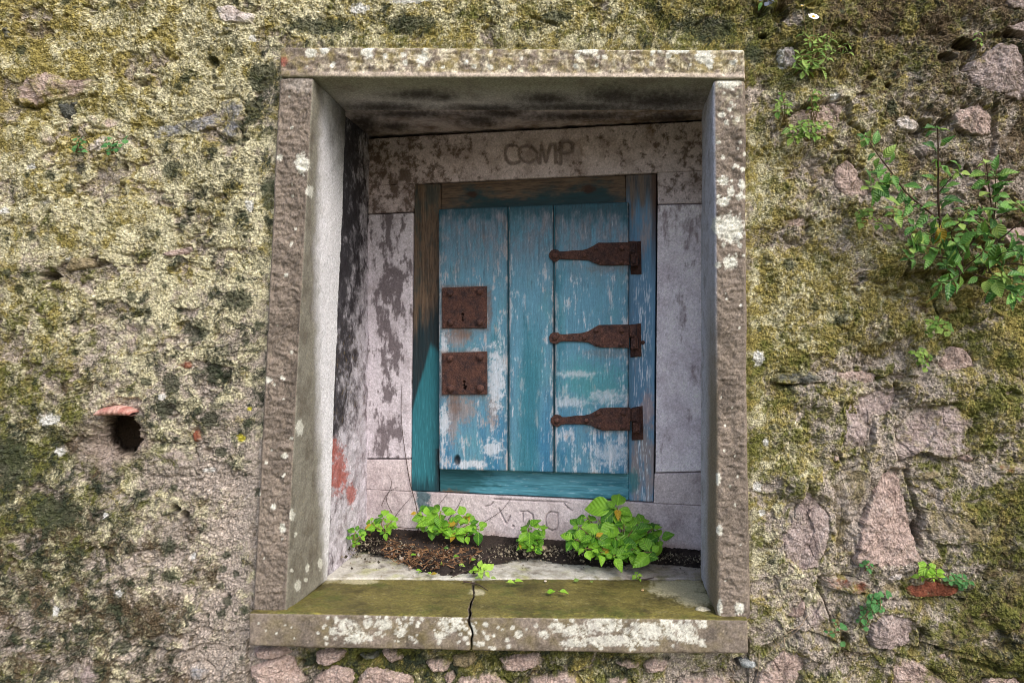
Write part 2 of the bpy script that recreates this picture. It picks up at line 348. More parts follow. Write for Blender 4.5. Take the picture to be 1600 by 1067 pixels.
# stones that show in the wall: outline in photo pixels, how far they stand out (m), tone, mossiness
PINK, GREYP, SLATE, BLUE, PALE, RED, MOSSY, QUARTZ = range(8)
TONES = {PINK: (S(176, 157, 149), S(126, 108, 101), S(208, 196, 190)), GREYP: (S(164, 150, 146), S(116, 102, 100), S(208, 198, 196)),
 SLATE: (S(98, 100, 96), S(62, 64, 62), S(136, 136, 122)), BLUE: (S(136, 136, 138), S(82, 84, 88), S(192, 196, 214)),
 PALE: (S(208, 200, 196), S(166, 152, 144), S(236, 232, 232)), RED: (S(128, 76, 58), S(88, 56, 44), S(160, 112, 90)),
 MOSSY: (S(142, 130, 104), S(96, 90, 62), S(176, 164, 138)), QUARTZ: (S(176, 182, 184), S(140, 146, 150), S(214, 220, 224))}
STONES = [
 ([(22,150),(42,122),(75,110),(110,125),(150,118),(160,130),(130,145),(95,155),(60,166),(30,165)], .016, PINK, .35),
 ([(85,162),(122,155),(112,180),(95,187)], .012, SLATE, .1), ([(125,178),(165,174),(196,188),(175,202),(140,197)], .012, PINK, .45),
 ([(228,208),(246,191),(262,197),(276,184),(300,186),(318,180),(340,172),(346,196),(318,204),(300,213),(268,212),(235,221)], .010, BLUE, .36),
 ([(328,172),(345,152),(368,148),(384,166),(374,185),(376,216),(352,220),(332,200)], .010, BLUE, .4),
 ([(335,12),(358,3),(378,18),(402,22),(396,40),(370,38),(344,36)], .012, PALE, .2), ([(330,52),(366,43),(371,51),(340,59)], .014, SLATE, .3),
 ([(322,132),(345,125),(354,132),(332,141)], .013, SLATE, .35), ([(60,186),(76,185),(88,225),(66,231)], .009, PINK, .4),
 ([(130,216),(150,205),(176,210),(167,240),(136,241)], .009, PALE, .45), ([(98,418),(116,400),(145,404),(146,417),(106,426)], .014, MOSSY, .2),
 ([(248,396),(300,384),(308,394),(266,404)], .01, PINK, .2), ([(270,569),(300,561),(309,572),(290,581)], .012, RED, .25),
 ([(295,676),(310,669),(317,690),(302,693)], .01, RED, .1), ([(2,45),(12,38),(20,62),(4,66)], .01, SLATE, .3),
 ([(55,318),(90,300),(96,325),(66,340)], .006, BLUE, .5), ([(180,500),(240,490),(262,540),(200,556),(172,530)], .004, GREYP, .5),
 ([(232,690),(300,690),(312,742),(240,748)], .004, GREYP, .6), ([(104,1030),(140,1018),(168,1040),(150,1075),(108,1070)], .008, GREYP, .4),
 ([(10,1010),(60,1000),(82,1030),(50,1060),(14,1050)], .006, GREYP, .55), ([(292,1040),(318,1034),(336,1046),(318,1066),(296,1062)], .01, BLUE, .4),
 ([(200,865),(235,858),(250,880),(212,890)], .005, MOSSY, .5),
 # below the sill
 ([(395,1013),(440,1012),(456,1022),(430,1029),(398,1026)], .012, PINK, .1), ([(392,1042),(440,1024),(460,1030),(478,1072),(420,1076),(394,1056)], .018, PINK, .12),
 ([(489,1022),(510,1014),(541,1018),(536,1030),(510,1043),(490,1038)], .018, PINK, .1), ([(488,1062),(520,1040),(551,1045),(554,1062),(540,1078),(488,1078)], .018, PINK, .1),
 ([(556,1064),(576,1042),(640,1054),(654,1080),(556,1080)], .017, PINK, .15), ([(593,1017),(621,1014),(631,1030),(608,1041)], .012, PINK, .15),
 ([(664,1033),(690,1029),(706,1035),(698,1049),(674,1051)], .013, PINK, .25), ([(707,1026),(738,1021),(746,1034),(726,1046),(708,1042)], .02, MOSSY, .15),
 ([(690,1056),(706,1048),(714,1060),(700,1074)], .012, PINK, .2), ([(714,1062),(770,1046),(806,1078),(714,1080)], .015, PINK, .25),
 ([(779,1027),(840,1021),(846,1040),(810,1051),(785,1046)], .016, PINK, .15), ([(824,1064),(880,1052),(900,1060),(916,1078),(824,1080)], .014, PINK, .25),
 ([(960,1036),(985,1030),(1001,1040),(980,1047)], .011, PINK, .2), ([(1004,1042),(1020,1028),(1046,1032),(1040,1049),(1010,1053)], .013, PINK, .2),
 ([(948,1061),(980,1055),(994,1078),(948,1080)], .014, PINK, .3), ([(1058,1064),(1130,1055),(1158,1078),(1058,1080)], .014, PINK, .25),
 ([(1157,1036),(1182,1033),(1184,1044),(1162,1047)], .014, QUARTZ, 0), ([(560,1022),(590,1019),(593,1028),(570,1029)], .012, SLATE, .2),
 # to the right of the surround
 ([(1190,72),(1219,68),(1221,100),(1193,103)], .008, MOSSY, .55), ([(1221,70),(1245,67),(1250,104),(1224,106)], .012, PALE, .15),
 ([(1228,178),(1290,160),(1320,162),(1321,190),(1300,216),(1240,216),(1224,200)], .016, PINK, .3), ([(1394,187),(1415,174),(1441,195),(1430,207),(1400,207)], .012, PALE, .35),
 ([(1482,178),(1528,158),(1549,180),(1546,216),(1520,217),(1482,200)], .022, PINK, .25), ([(1500,106),(1560,68),(1585,74),(1606,112),(1606,162),(1540,150),(1508,134)], .022, GREYP, .25),
 ([(1560,46),(1606,32),(1606,58),(1574,54)], .02, GREYP, .25), ([(1560,2),(1606,-2),(1606,22),(1570,22)], .018, GREYP, .3),
 ([(1303,258),(1325,244),(1360,288),(1366,306),(1320,311),(1299,290)], .015, PINK, .2), ([(1345,332),(1390,335),(1432,368),(1420,382),(1370,372)], .013, PINK, .45),
 ([(1206,584),(1270,578),(1289,588),(1280,599),(1230,601),(1206,598)], .02, SLATE, .35), ([(1294,582),(1340,577),(1379,585),(1370,598),(1350,603),(1310,592)], .013, PINK, .1),
 ([(1462,562),(1490,540),(1520,549),(1526,575),(1480,583),(1464,573)], .014, PINK, .1), ([(1384,583),(1420,580),(1432,592),(1400,599)], .01, GREYP, .4),
 ([(1310,628),(1350,614),(1380,604),(1412,600),(1420,622),(1398,646),(1364,652),(1356,700),(1318,710),(1311,690),(1320,660)], .014, GREYP, .25),
 ([(1398,668),(1430,630),(1490,629),(1526,655),(1502,690),(1516,706),(1480,720),(1440,705),(1400,722),(1388,700)], .016, GREYP, .35),
 ([(1298,706),(1314,711),(1311,720),(1296,723)], .02, PINK, .2), ([(1258,742),(1276,775),(1296,800),(1301,830),(1290,866),(1275,891),(1246,893),(1222,870),(1218,840),(1235,810),(1246,780)], .012, GREYP, .2),
 ([(1300,736),(1350,720),(1361,740),(1346,775),(1326,830),(1306,884),(1301,850),(1304,800),(1292,764)], .011, MOSSY, .4),
 ([(1380,736),(1402,735),(1419,800),(1431,850),(1441,880),(1380,886),(1330,880),(1346,810),(1366,760)], .016, PINK, .12),
 ([(1436,795),(1460,789),(1490,798),(1536,828),(1562,836),(1530,846),(1470,852),(1448,840)], .018, MOSSY, .45), ([(1540,723),(1606,719),(1606,739),(1545,739)], .02, RED, .45),
 ([(1283,905),(1300,899),(1345,904),(1364,912),(1361,925),(1340,929),(1290,919)], .02, RED, .4), ([(1367,911),(1404,908),(1409,925),(1369,928)], .012, MOSSY, .35),
 ([(1407,909),(1460,907),(1500,914),(1509,924),(1490,933),(1412,929)], .016, RED, .12), ([(1352,972),(1378,952),(1424,960),(1436,976),(1420,1006),(1390,1013),(1360,1011),(1351,990)], .026, GREYP, .12),
 ([(1459,1022),(1478,1017),(1483,1028),(1468,1033)], .012, PINK, .1), ([(1398,1020),(1440,1034),(1492,1074),(1388,1076)], .016, PINK, .3),
 ([(1184,1052),(1215,1015),(1250,1009),(1262,1040),(1240,1078),(1178,1080)], .018, PINK, .25), ([(1227,962),(1261,938),(1257,960),(1240,967)], .01, PINK, .1),
 ([(1262,922),(1284,930),(1300,970),(1290,992),(1265,986),(1254,960)], .013, GREYP, .45), ([(1442,980),(1500,960),(1560,970),(1582,1010),(1520,1022),(1470,1012),(1440,1000)], .02, MOSSY, .6),
 ([(1534,1056),(1590,1054),(1606,1078),(1528,1080)], .015, PINK, .2), ([(1520,892),(1560,880),(1606,888),(1606,926),(1550,926)], .012, MOSSY, .5),
 ([(1338,889),(1360,885),(1352,899),(1340,899)], .012, GREYP, .3), ([(1384,893),(1412,894),(1406,905),(1380,906)], .015, PALE, .25),
 ([(1212,346),(1240,335),(1270,340),(1260,356),(1224,357)], .01, PINK, .35), ([(1550,362),(1606,350),(1606,392),(1570,386)], .014, PINK, .2),
 ([(1494,716),(1508,708),(1524,716),(1516,724)], .01, PINK, .2), ([(1428,738),(1462,732),(1478,744),(1440,752)], .01, MOSSY, .4),
 ([(1526,282),(1560,276),(1574,300),(1540,312)], .014, PINK, .3), ([(1425,232),(1450,222),(1470,238),(1440,250)], .012, GREYP, .4),
 ([(1200,205),(1222,198),(1226,232),(1206,238)], .007, GREYP, .5), ([(1262,262),(1288,254),(1292,280),(1266,288)], .008, PINK, .4),
 ([(1556,610),(1580,602),(1596,618),(1570,626)], .01, PINK, .35), ([(1462,470),(1490,462),(1502,486),(1470,492)], .008, GREYP, .5),
]
TILE = [(163,641),(175,635),(198,633),(216,640),(213,647),(165,647)]
# grooves (cracks, joints): polyline, half width px, depth m;  holes: x, y, rx, ry, depth
GROOVES = [([(96,155),(120,152),(150,150)],3,.012),([(148,416),(165,410)],4,.014),([(20,160),(60,170)],3,.01),([(1288,598),(1225,602)],3,.012),
 ([(1440,800),(1425,830),(1432,850)],7,.03),([(1418,735),(1425,780),(1430,800)],4,.02),([(1315,718),(1345,712),(1358,690),(1362,660)],4,.018),([(1230,985),(1262,985),(1300,1000)],4,.015),
 ([(1170,1030),(1215,1002),(1240,990)],5,.022),([(1280,900),(1282,930),(1300,980)],4,.016),([(1436,980),(1440,1005),(1425,1015)],6,.025),([(1366,935),(1440,934),(1500,936)],3,.014),
 ([(1480,190),(1440,210),(1425,205)],5,.02),([(1545,160),(1555,215),(1545,240)],4,.016),([(1500,110),(1515,80),(1490,75)],6,.02),([(1555,60),(1570,58),(1606,64)],6,.03),
 ([(1420,380),(1415,430),(1405,450)],6,.02),([(1420,430),(1480,432),(1560,448)],8,.022),([(1225,185),(1265,168),(1320,158)],3,.014),([(1322,165),(1322,195),(1345,210)],3,.014),
 ([(345,990),(400,985)],2,.01),([(210,1010),(300,1018)],3,.01),([(190,190),(215,196)],2,.008),([(830,28),(855,38),(870,42)],3,.012),([(300,830),(320,838)],2,.008),
 ([(15,870),(35,900),(40,915)],3,.014),([(1400,600),(1386,640),(1380,660)],3,.012),([(1500,1030),(1560,1045),(1606,1050)],4,.014),([(1190,230),(1200,242)],3,.01),
 ([(1404,720),(1440,708),(1470,722)],3,.012),([(1296,255),(1300,240),(1322,240)],3,.012),([(1352,595),(1350,560),(1382,500)],3,.006)]
HOLES = [(190,676,27,35,.36),(80,432,15,8,.05),(272,796,9,6,.04),(286,806,7,8,.05),(330,96,9,8,.02),(216,128,8,5,.02),(192,262,5,9,.02),(150,1046,14,6,.03),(266,720,14,4,.03),
 (1318,78,14,8,.03),(1502,72,16,10,.05),(1475,92,14,7,.03),(1218,22,14,14,.03),(1362,122,7,5,.02),(1388,134,6,5,.02),(1590,52,18,8,.05),(1440,196,10,9,.035),
 (1428,828,7,18,.05),(1156,1038,8,7,.04),(1382,1002,10,8,.03),(1318,996,8,10,.03),(1468,1006,8,12,.035),(1188,18,10,10,.02),(1192,57,7,4,.025),(1250,208,6,8,.02),
 (1485,258,8,6,.02),(1560,310,10,8,.03),(1506,268,6,10,.02),(1395,460,12,8,.02),(560,1030,6,5,.03),(470,1036,6,5,.025),(765,1036,6,6,.02),(640,1026,8,6,.02),(1230,760,5,4,.012)]
OUT = [(438,73),(1164,77),(1171,1020),(388,1009)]       # outline of the stone surround
def poly_sd(px, py, poly):                               # signed distance, px, inside negative
    pts = list(poly) + [poly[0]]
    d = segd(px, py, pts)
    ins = np.zeros(len(px), bool)
    for (x0, y0), (x1, y1) in zip(pts[:-1], pts[1:]):
        if y0 == y1: continue
        c = ((y0 > py) != (y1 > py)) & (px < (x1 - x0) * (py - y0) / (y1 - y0) + x0)
        ins ^= c
    return np.where(ins, -d, d)
def Xs_(X): return (X * np.array([.8, 1.25], np.float32) + .03 * np.stack([fbm(X, .09, 4, .6, 71), fbm(X, .09, 4, .6, 72)], 1)).astype(np.float32)
def wall_relief(x, z, px, py, E):
    X = np.stack([x, z], 1).astype(np.float32)
    h = low_relief(x, z)
    ru = crumbly(np.stack([px, py], 1).astype(np.float32) * .0015)
    f1, r1 = worley(X + .006 * np.stack([fbm(X, .03, 2, .5, 61), fbm(X, .03, 2, .5, 62)], 1), .019, 1)
    h += ru * .0058 * (np.sqrt(np.clip(1 - f1 ** 2, 0, 1)) - .5) * (.3 + r1)
    f2, r2 = worley(X, .0085, 2)
    h += ru * .0056 * (np.sqrt(np.clip(1 - f2 ** 2, 0, 1)) - .5) * (.15 + 1.5 * r2)
    h += .0007 * GRAIN.normal(size=len(h)).astype(np.float32)
    h += .0019 * fbm(X, .0065, 2, .7, 63) + .0032 * fbm(X, .035, 4, .7, 64)
    Xp = np.stack([px, py], 1).astype(np.float32) * .0015
    h -= .0075 * flake(Xp + .012 * np.stack([fbm(Xp, .05, 3, .6, 91), fbm(Xp, .05, 3, .6, 92)], 1))
    f4, r4 = worley(Xs_(X), .17, 6)
    bur = ss(1180, 1260, px) + .6 * ss(1015, 1030, py)
    h += (.020 * (1 - ss(.1, .75, f4)) * (.3 + r4) - .010 * ss(.55, .8, f4)) * np.clip(bur, 0, 1)
    h += .0032 * E[:, 3] + .001 * E[:, 1] - .0015 * E[:, 4]
    Xs = X * np.array([.7, 1.25], np.float32)
    pn1 = fbm(Xs, .055, 5, .68, 65)
    h -= .017 * ss(1.15, 2.0, pn1) + .010 * ss(1.0, 1.7, fbm(Xs, .024, 4, .7, 67))
    nj = fbm(X, .02, 3, .6, 69)
    for pts, wd, dp in GROOVES:
        xs = [p[0] for p in pts]; ys = [p[1] for p in pts]
        m = (px > min(xs) - 30) & (px < max(xs) + 30) & (py > min(ys) - 30) & (py < max(ys) + 30)
        d = segd(px[m], py[m], pts) + 3.0 * nj[m]
        h[m] -= dp * (1 - ss(.3 * wd, 1.35 * wd, d))
    for (cx, cy, rx, ry, dp) in HOLES:
        m = (np.abs(px - cx) < rx * 3) & (np.abs(py - cy) < ry * 3)
        d = np.hypot((px[m] - cx) / rx, (py[m] - cy) / ry) + .16 * nj[m]
        h[m] -= dp * (1 - ss(.72, 1.12, d))
    d = np.hypot((px - 175) / 62, (py - 690) / 40) + .12 * nj      # smooth funnel in front of the drain hole
    h -= .022 * (1 - ss(.3, 1.0, d))
    for si, (poly, pr, tone, moss) in enumerate(STONES + [(TILE, .03, RED, 0)]):
        xs = [p[0] for p in poly]; ys = [p[1] for p in poly]
        m = np.where((px > min(xs) - 25) & (px < max(xs) + 25) & (py > min(ys) - 25) & (py < max(ys) + 25))[0]
        if not len(m): continue
        d = poly_sd(px[m], py[m], poly) + 2.2 * nj[m]
        side = ss(-.2, 1.1, nj[m] + .7 * fbm(X[m], .07, 2, .5, 70 + si))
        h[m] -= (.001 + .014 * side) * np.exp(-(np.maximum(d, 0) / 3.5) ** 2) + .016 * (1 - ss(-9, -1, d))
    d = poly_sd(px, py, OUT)                                       # keep clear of the dressed surround
    h = h * (.35 + .65 * ss(2, 40, d)) - .004 * np.exp(-(np.maximum(d, 0) / 4) ** 2)
    below = ss(995, 1012, py) * (px > 385) * (px < 1172)
    h -= .012 * below
    return h

print("wall")
def coords(lo, hi, step, outlo, outhi):
    fine = np.arange(lo, hi + step / 2, step)
    def grow(n0, n1):
        o, s, p = [], step, n0
        while (p < n1): s *= 1.22; p += s; o.append(p)
        return np.array(o)
    up = grow(fine[-1], outhi); dn = -grow(-fine[0], -outlo)
    return np.concatenate([dn[::-1], fine, up])
STEP = .0021
gx = coords((-20 - PX) * .0015, (1620 - PX) * .0015, STEP, -4.2, 3.8)
gz = coords(CH - (1090 - PY) * .0015, CH - (-20 - PY) * .0015, STEP, -.1, 3.4)
GX, GZ = np.meshgrid(gx, gz, indexing='ij')
nu, nv = len(gx) - 1, len(gz) - 1
x, z = GX.ravel().astype(np.float32), GZ.ravel().astype(np.float32)
px, py = PX + x / .0015, PY - (z - CH) / .0015
Q = gridq(nu, nv)
qx, qy = px[Q].mean(1), py[Q].mean(1)
Q = Q[poly_sd(qx, qy, OUT) > -14]
use = np.unique(Q); remap = np.zeros(len(x), np.int64); remap[use] = np.arange(len(use))
Q = remap[Q]; x, z, px, py = x[use], z[use], px[use], py[use]
E = wall_classes(px, py)
h = wall_relief(x, z, px, py, E)
c = wall_colour(px, py, E)
n9 = fbm(np.stack([px, py], 1), 40, 4, .6, 200)
c = mix(c, S(150, 136, 128) * np.exp(.25 * fbm(np.stack([px, py], 1), 7, 3, .7, 201))[:, None], .75 * (1 - ss(.5, 1.1, np.hypot((px - 178) / 70, (py - 688) / 46) + .2 * n9)))
WHITE = [(80,655,(16,9)),(95,705,7),(10,330,(8,5)),(300,870,5),(190,925,5),(110,410,6),(392,322,(6,9)),(257,620,5),(325,735,(8,4)),(52,262,(8,4)),(165,805,4),(1185,560,(8,12)),
 (1300,155,6),(1225,90,(10,14)),(1445,660,(10,6)),(1182,760,7),(1195,690,5),(1190,800,5),(88,955,(5,7)),(140,1050,(12,6)),(395,60,5),(640,3,(30,4)),(560,14,(16,8))]
c = mix(c, S(214, 214, 212) + 0 * c, .85 * spots(px, py, WHITE, 5))
DARK = [(335,580,(14,22)),(330,655,14),(260,640,(12,16)),(270,600,(14,18)),(262,855,(12,14)),(265,900,(12,10)),(355,940,8),(350,870,6),(195,1010,(10,12)),(410,120,(26,24)),(395,170,(18,22)),
 (360,210,(24,16)),(270,265,14),(180,950,(14,8)),(500,40,(50,14)),(640,40,(40,14)),(870,30,(24,10)),(1110,45,(40,20)),(1180,85,(16,14)),(420,300,(10,26)),(375,470,(24,16)),(310,520,(18,14)),(20,720,(30,40)),(90,800,(40,24)),
 (1390,170,(9,12)),(1230,415,10),(1310,500,8),(1270,480,7),(285,350,8)]
_r = np.random.default_rng(12)
DARK += [(_r.uniform(0, 430), _r.uniform(0, 1067), _r.uniform(2.5, 8)) for _ in range(110)] + [(_r.uniform(1180, 1600), _r.uniform(0, 1067), _r.uniform(2.5, 6)) for _ in range(40)]
dk = spots(px, py, DARK, 6, .5, .18)
c = mix(c, S(58, 65, 50) * np.exp(.35 * fbm(np.stack([px, py], 1), 5, 3, .7, 202))[:, None], .8 * dk)
c = mix(c, S(196, 188, 40) + 0 * c, .8 * spots(px, py, [(377, 684, 6), (392, 638, 3)], 8))
dh = np.maximum(-h - .03, 0) * ((np.abs(px - 195) < 60) & (np.abs(py - 676) < 70))
wall = obj('rubble_wall', mesh('rubble_wall', np.stack([x - .62 * dh, -h, z - .1 * dh], 1), Q, c, False), M['wall'])
wall["label"] = "old rubble masonry wall with crumbling mortar under yellow and green moss and lichen"; wall["category"] = "wall"; wall["kind"] = "thing"
# the wall's body behind its face, closed all round, leaving the niche open
def core():
    V, Qs = [], []
    def bx(x0, x1, y0, y1, z0, z1):
        k = len(V)
        V.extend([(x0,y0,z0),(x1,y0,z0),(x1,y1,z0),(x0,y1,z0),(x0,y0,z1),(x1,y0,z1),(x1,y1,z1),(x0,y1,z1)])
        Qs.extend([[k,k+3,k+2,k+1],[k+4,k+5,k+6,k+7],[k,k+1,k+5,k+4],[k+1,k+2,k+6,k+5],[k+2,k+3,k+7,k+6],[k+3,k,k+4,k+7]])
    bx(gx[0], -.80, .20, .95, -.1, gz[-1]); bx(.44, gx[-1], .20, .95, -.1, gz[-1])
    bx(-.80, .44, .20, .95, -.1, .45); bx(-.80, .44, .20, .95, 2.05, gz[-1]); bx(-.80, .44, .80, .95, .45, 2.05)
    return V, Qs
V, Qs = core()
obj('wall_core', mesh('wall_core', V, Qs, rep(S(120, 106, 92), len(V)), False), M['wall'], wall)

def chaikin(p, n=2):
    p = np.asarray(p, np.float64)
    for _ in range(n):
        q = np.roll(p, -1, 0)
        p = np.stack([.86 * p + .14 * q, .14 * p + .86 * q], 1).reshape(-1, 2)
    return p
def make_stone(i, poly, prot, tone, moss, name='stone'):
    p = chaikin(poly, 1)
    seg = np.linalg.norm(np.roll(p, -1, 0) - p, axis=1); per = seg.sum()
    m = int(np.clip(per / 1.6, 48, 220))
    t = np.concatenate([[0], np.cumsum(seg)]); tt = np.arange(m) / m * per
    pc = np.concatenate([p, p[:1]])
    o = np.stack([np.interp(tt, t, pc[:, 0]), np.interp(tt, t, pc[:, 1])], 1)
    cen = o.mean(0)
    rmax = np.linalg.norm(o - cen, axis=1).mean()
    nr = int(np.clip(rmax / 1.4, 9, 40))
    rho = np.concatenate([1 - (1 - np.linspace(0, 1, nr)) ** 1.25, [1.02, 1.03]])
    wob = 1 + .09 * fbm(o + i * 50, 16, 5, .75, 80)
    pts = cen + rho[:, None, None] * ((o - cen) * wob[:, None])[None]
    P2 = pts.reshape(-1, 2)
    X = (P2 - [PX, PY]) * [.0015, -.0015] + [0, CH]
    rr = np.repeat(rho, m)
    depth = (1 - np.minimum(rr, 1)) * rmax                      # px from the edge
    dome = ss(0, 1, np.clip(depth / 5.0, 0, 1)) * .75 + .25 * (1 - rr ** 2)
    tilt = RNG.normal(size=2) * .07
    n1 = fbm(X + i, .05, 3, .6, 81); n2 = fbm(X + i, .012, 4, .8, 82)
    fc, fr_ = worley(X + i, .06, 9)                              # broken facets
    f2, r2 = worley(X, .0085, 2)
    edge = np.array([.02, .035])
    hh = low_relief(X[:, 0].astype(np.float32), X[:, 1].astype(np.float32)) - .008 + prot * .68 * dome + .006 * n1 * (dome + .2) + .0023 * n2 \
        + .008 * (fr_ - .5) * dome * (tone != RED) + .0025 * (np.sqrt(np.clip(1 - f2 ** 2, 0, 1)) - .5) * (.2 + r2) + (X - X.mean(0)) @ tilt
    hh -= np.repeat(np.concatenate([np.zeros(nr), edge]), m)
    if tone == RED: hh -= .003 * np.abs(n1)
    V = np.stack([X[:, 0], -hh, X[:, 1]], 1)
    k = len(rho)
    a = (np.arange(k - 1)[:, None] * m + np.arange(m)[None]).ravel()
    b = (np.arange(k - 1)[:, None] * m + (np.arange(m)[None] + 1) % m).ravel()
    Qd = np.stack([a, a + m, b + m, b], 1)
    base, dark, lite = TONES[tone]
    N = len(V)
    g = fbm(X + i, .009, 4, .9, 83); g2 = fbm(X + i, .05, 4, .7, 84); g3 = fbm(X + i, .0055, 2, .9, 85)
    c = mix(rep(base, N), rep(dark, N), ss(.0, 1.3, g2 + .6 * g))
    c = mix(c, rep(lite, N), .8 * ss(.2, 1.2, -g2 * .5 + g))
    c = c * np.exp(.3 * g3)[:, None]
    c = mix(c, rep(S(52, 44, 40), N), .7 * ss(.8, 1.3, g3))
    c = mix(c, rep(S(66, 66, 52), N), .6 * ss(.7, 1.3, fbm(X + i, .028, 5, .8, 87)))
    c = mix(c, rep(S(222, 216, 200), N), .6 * ss(.9, 1.4, fbm(X + i, .018, 4, .8, 89)))
    mo = ss(.2, .7, moss * 1.5 - .2 + .42 * fbm(X + i, .05, 5, .75, 86) + .85 * np.exp(-depth / 5.0) * (.35 + moss))
    c = mix(c, wall_colour(P2[:, 0].astype(np.float32), P2[:, 1].astype(np.float32)), mo)
    return obj(name, mesh(name, V, Qd, c, False), M['wall'] if tone != RED else M['stone'], wall)
print("stones")
for i, (poly, pr, tone, moss) in enumerate(STONES):
    make_stone(i, poly, pr + .006, tone, moss, 'brick' if tone == RED else 'stone')
# broken roof tile over the drain hole: a curved slip sticking out
def tile_piece():
    n, w = 26, 8
    u = np.linspace(0, 1, n + 1); P = []
    for k, uu in enumerate(u):
        xx = 162 + 55 * uu
        top = 646 - 13 * math.sin(math.pi * min(1, uu * .93 + .05)) ** .55
        bot = 647.5 - 1.5 * math.sin(math.pi * uu)
        for yv, dy in ((bot, .05), (bot, -.030), (bot * .6 + top * .4, -.036), (top, -.028), (top - .5, .05)):
            j = .0015 * math.sin(k * 1.7 + yv)
            P.append(W(xx, yv, 0) * [1, 0, 1] + [0, dy + j, 0])
    P = np.array(P); px_, py_ = proj(P)
    g = fbm(P[:, [0, 2]], .012, 3, .7, 88)
    c = mix(rep(S(158, 104, 94), len(P)), rep(S(206, 172, 160), len(P)), ss(-.5, .7, g))
    obj('tile', mesh('tile', P, gridq(n, 4), c), M['stone'], wall)
tile_piece()

# ------------------------------------------------------------------ stone surround
print("surround")
def ringed(c, m, P, k):                # pale crust, greyer and greener towards the middle
    n = len(c)
    q = mix(rep(WHITEL, n), rep(S(176, 180, 160), n), ss(.2, 1., fbm(P, .012, 4, .85, k)) * ss(.7, 1., m))
    return mix(c, grain(q, .07), .92 * m)
def lichen(px, py, n, box, rr, seed):
    r = np.random.default_rng(seed)
    return [(r.uniform(box[0], box[2]), r.uniform(box[1], box[3]), r.uniform(*rr)) for _ in range(n)]
WHITEL = S(214, 214, 204)
sur = thing('window_surround', W(780, 1015, .05), "dressed brown stone surround of lintel, jambs and cracked sill framing the niche", "stone surround")
def pecked(P, nl, p, L):               # hammer-dressed front with a smooth margin
    fr = np.clip(-nl[:, 2], 0, 1)
    X = np.stack([P[:, 0] / 1.5, P[:, 2] * 1.35], 1)
    n = fbm(X + .008 * np.stack([fbm(X, .03, 2, .5, 101), fbm(X, .03, 2, .5, 102)], 1), .021, 4, .75, 103)
    ed = np.minimum.reduce([p[:, 0] * L[0], (1 - p[:, 0]) * L[0], p[:, 1] * L[1], (1 - p[:, 1]) * L[1]])
    m = ss(.002, .014, ed)
    big = fbm(P, .25, 2, .5, 104)
    chip = -.010 * ss(.7, 1.7, fbm(P, .05, 4, .7, 107)) * np.exp(-ed / .009)
    return chip + fr * m * (.0048 * n - .001) + .0013 * fbm(P, .03, 3, .6, 105) + .003 * big + .0005 * fbm(P, .006, 2, .7, 106)
def brown_stone(P, k=0): return grain(_brown(P, k), .1)
def _brown(P, k=0):
    a = fbm(P, .07, 4, .6, 110 + k); b = fbm(P, .01, 3, .75, 111 + k)
    c = mix(rep(S(132, 121, 111), len(P)), rep(S(93, 85, 78), len(P)), ss(-.6, 1.0, a + .4 * b))
    c = mix(c, rep(S(178, 166, 150), len(P)), .65 * ss(.2, 1.1, b))
    c = mix(c, rep(S(150, 92, 74), len(P)), .5 * ss(.9, 1.6, fbm(P, .05, 3, .6, 112 + k)))
    return c * np.exp(.28 * fbm(P, .008, 3, .85, 113 + k))[:, None]
def col_lintel(P, nl, p, L):
    px, py = proj(P); n = len(P)
    c = brown_stone(P, 1)
    a = fbm(P, .035, 4, .7, 121)
    c = mix(c, rep(S(150, 138, 92), n), .8 * ss(-.4, .7, a))
    c = mix(c, rep(S(224, 216, 192), n), .85 * ss(.1, 1.0, fbm(P, .022, 4, .75, 122) + .25) * ss(450, 560, px))
    c = mix(c, rep(S(86, 84, 50), n), .8 * ss(.7, 1.3, fbm(P, .03, 4, .7, 123)))
    c = mix(c, rep(S(206, 192, 180), n), .75 * ss(110.5, 114, py - (px - 440) * .004) * (py < 124) * ss(470, 540, px))
    c = mix(c, rep(WHITEL, n), .95 * spots(px, py, [(485,83,(9,7)),(507,78,(8,6)),(575,82,9),(660,92,9),(922,78,(14,8)),(1100,88,(14,10)),(1108,98,(7,9)),(1150,79,(10,3)),(990,76,4),(1060,80,(20,4)),(1144,98,4)] + lichen(0, 0, 34, (470, 76, 1150, 106), (2, 4.5), 5), 11))
    c = mix(c, rep(S(150, 84, 74), n), .8 * spots(px, py, [(442, 96, (7, 7))], 12, .4, .4))
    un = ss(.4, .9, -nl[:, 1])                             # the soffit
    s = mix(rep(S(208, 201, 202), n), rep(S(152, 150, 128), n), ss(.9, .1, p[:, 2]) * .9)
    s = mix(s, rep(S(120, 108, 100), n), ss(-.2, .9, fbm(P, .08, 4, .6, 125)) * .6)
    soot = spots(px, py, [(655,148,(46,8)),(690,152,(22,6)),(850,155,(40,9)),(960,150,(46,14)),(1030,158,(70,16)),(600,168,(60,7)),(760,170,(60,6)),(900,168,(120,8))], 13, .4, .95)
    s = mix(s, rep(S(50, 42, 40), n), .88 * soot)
    return grain(mix(c, s, un), .1)
YB = .23
zf = -.028
hexblock('lintel', [W(437,120,zf),W(1164,123,zf),W(1163,78,zf),W(438,74,zf), W(540-60,173,YB),W(1160,173,YB),W(1160,140,YB),W(480,140,YB)],
         M['stone'], sur, res=.0028, r=.005, disp=pecked, colf=col_lintel)
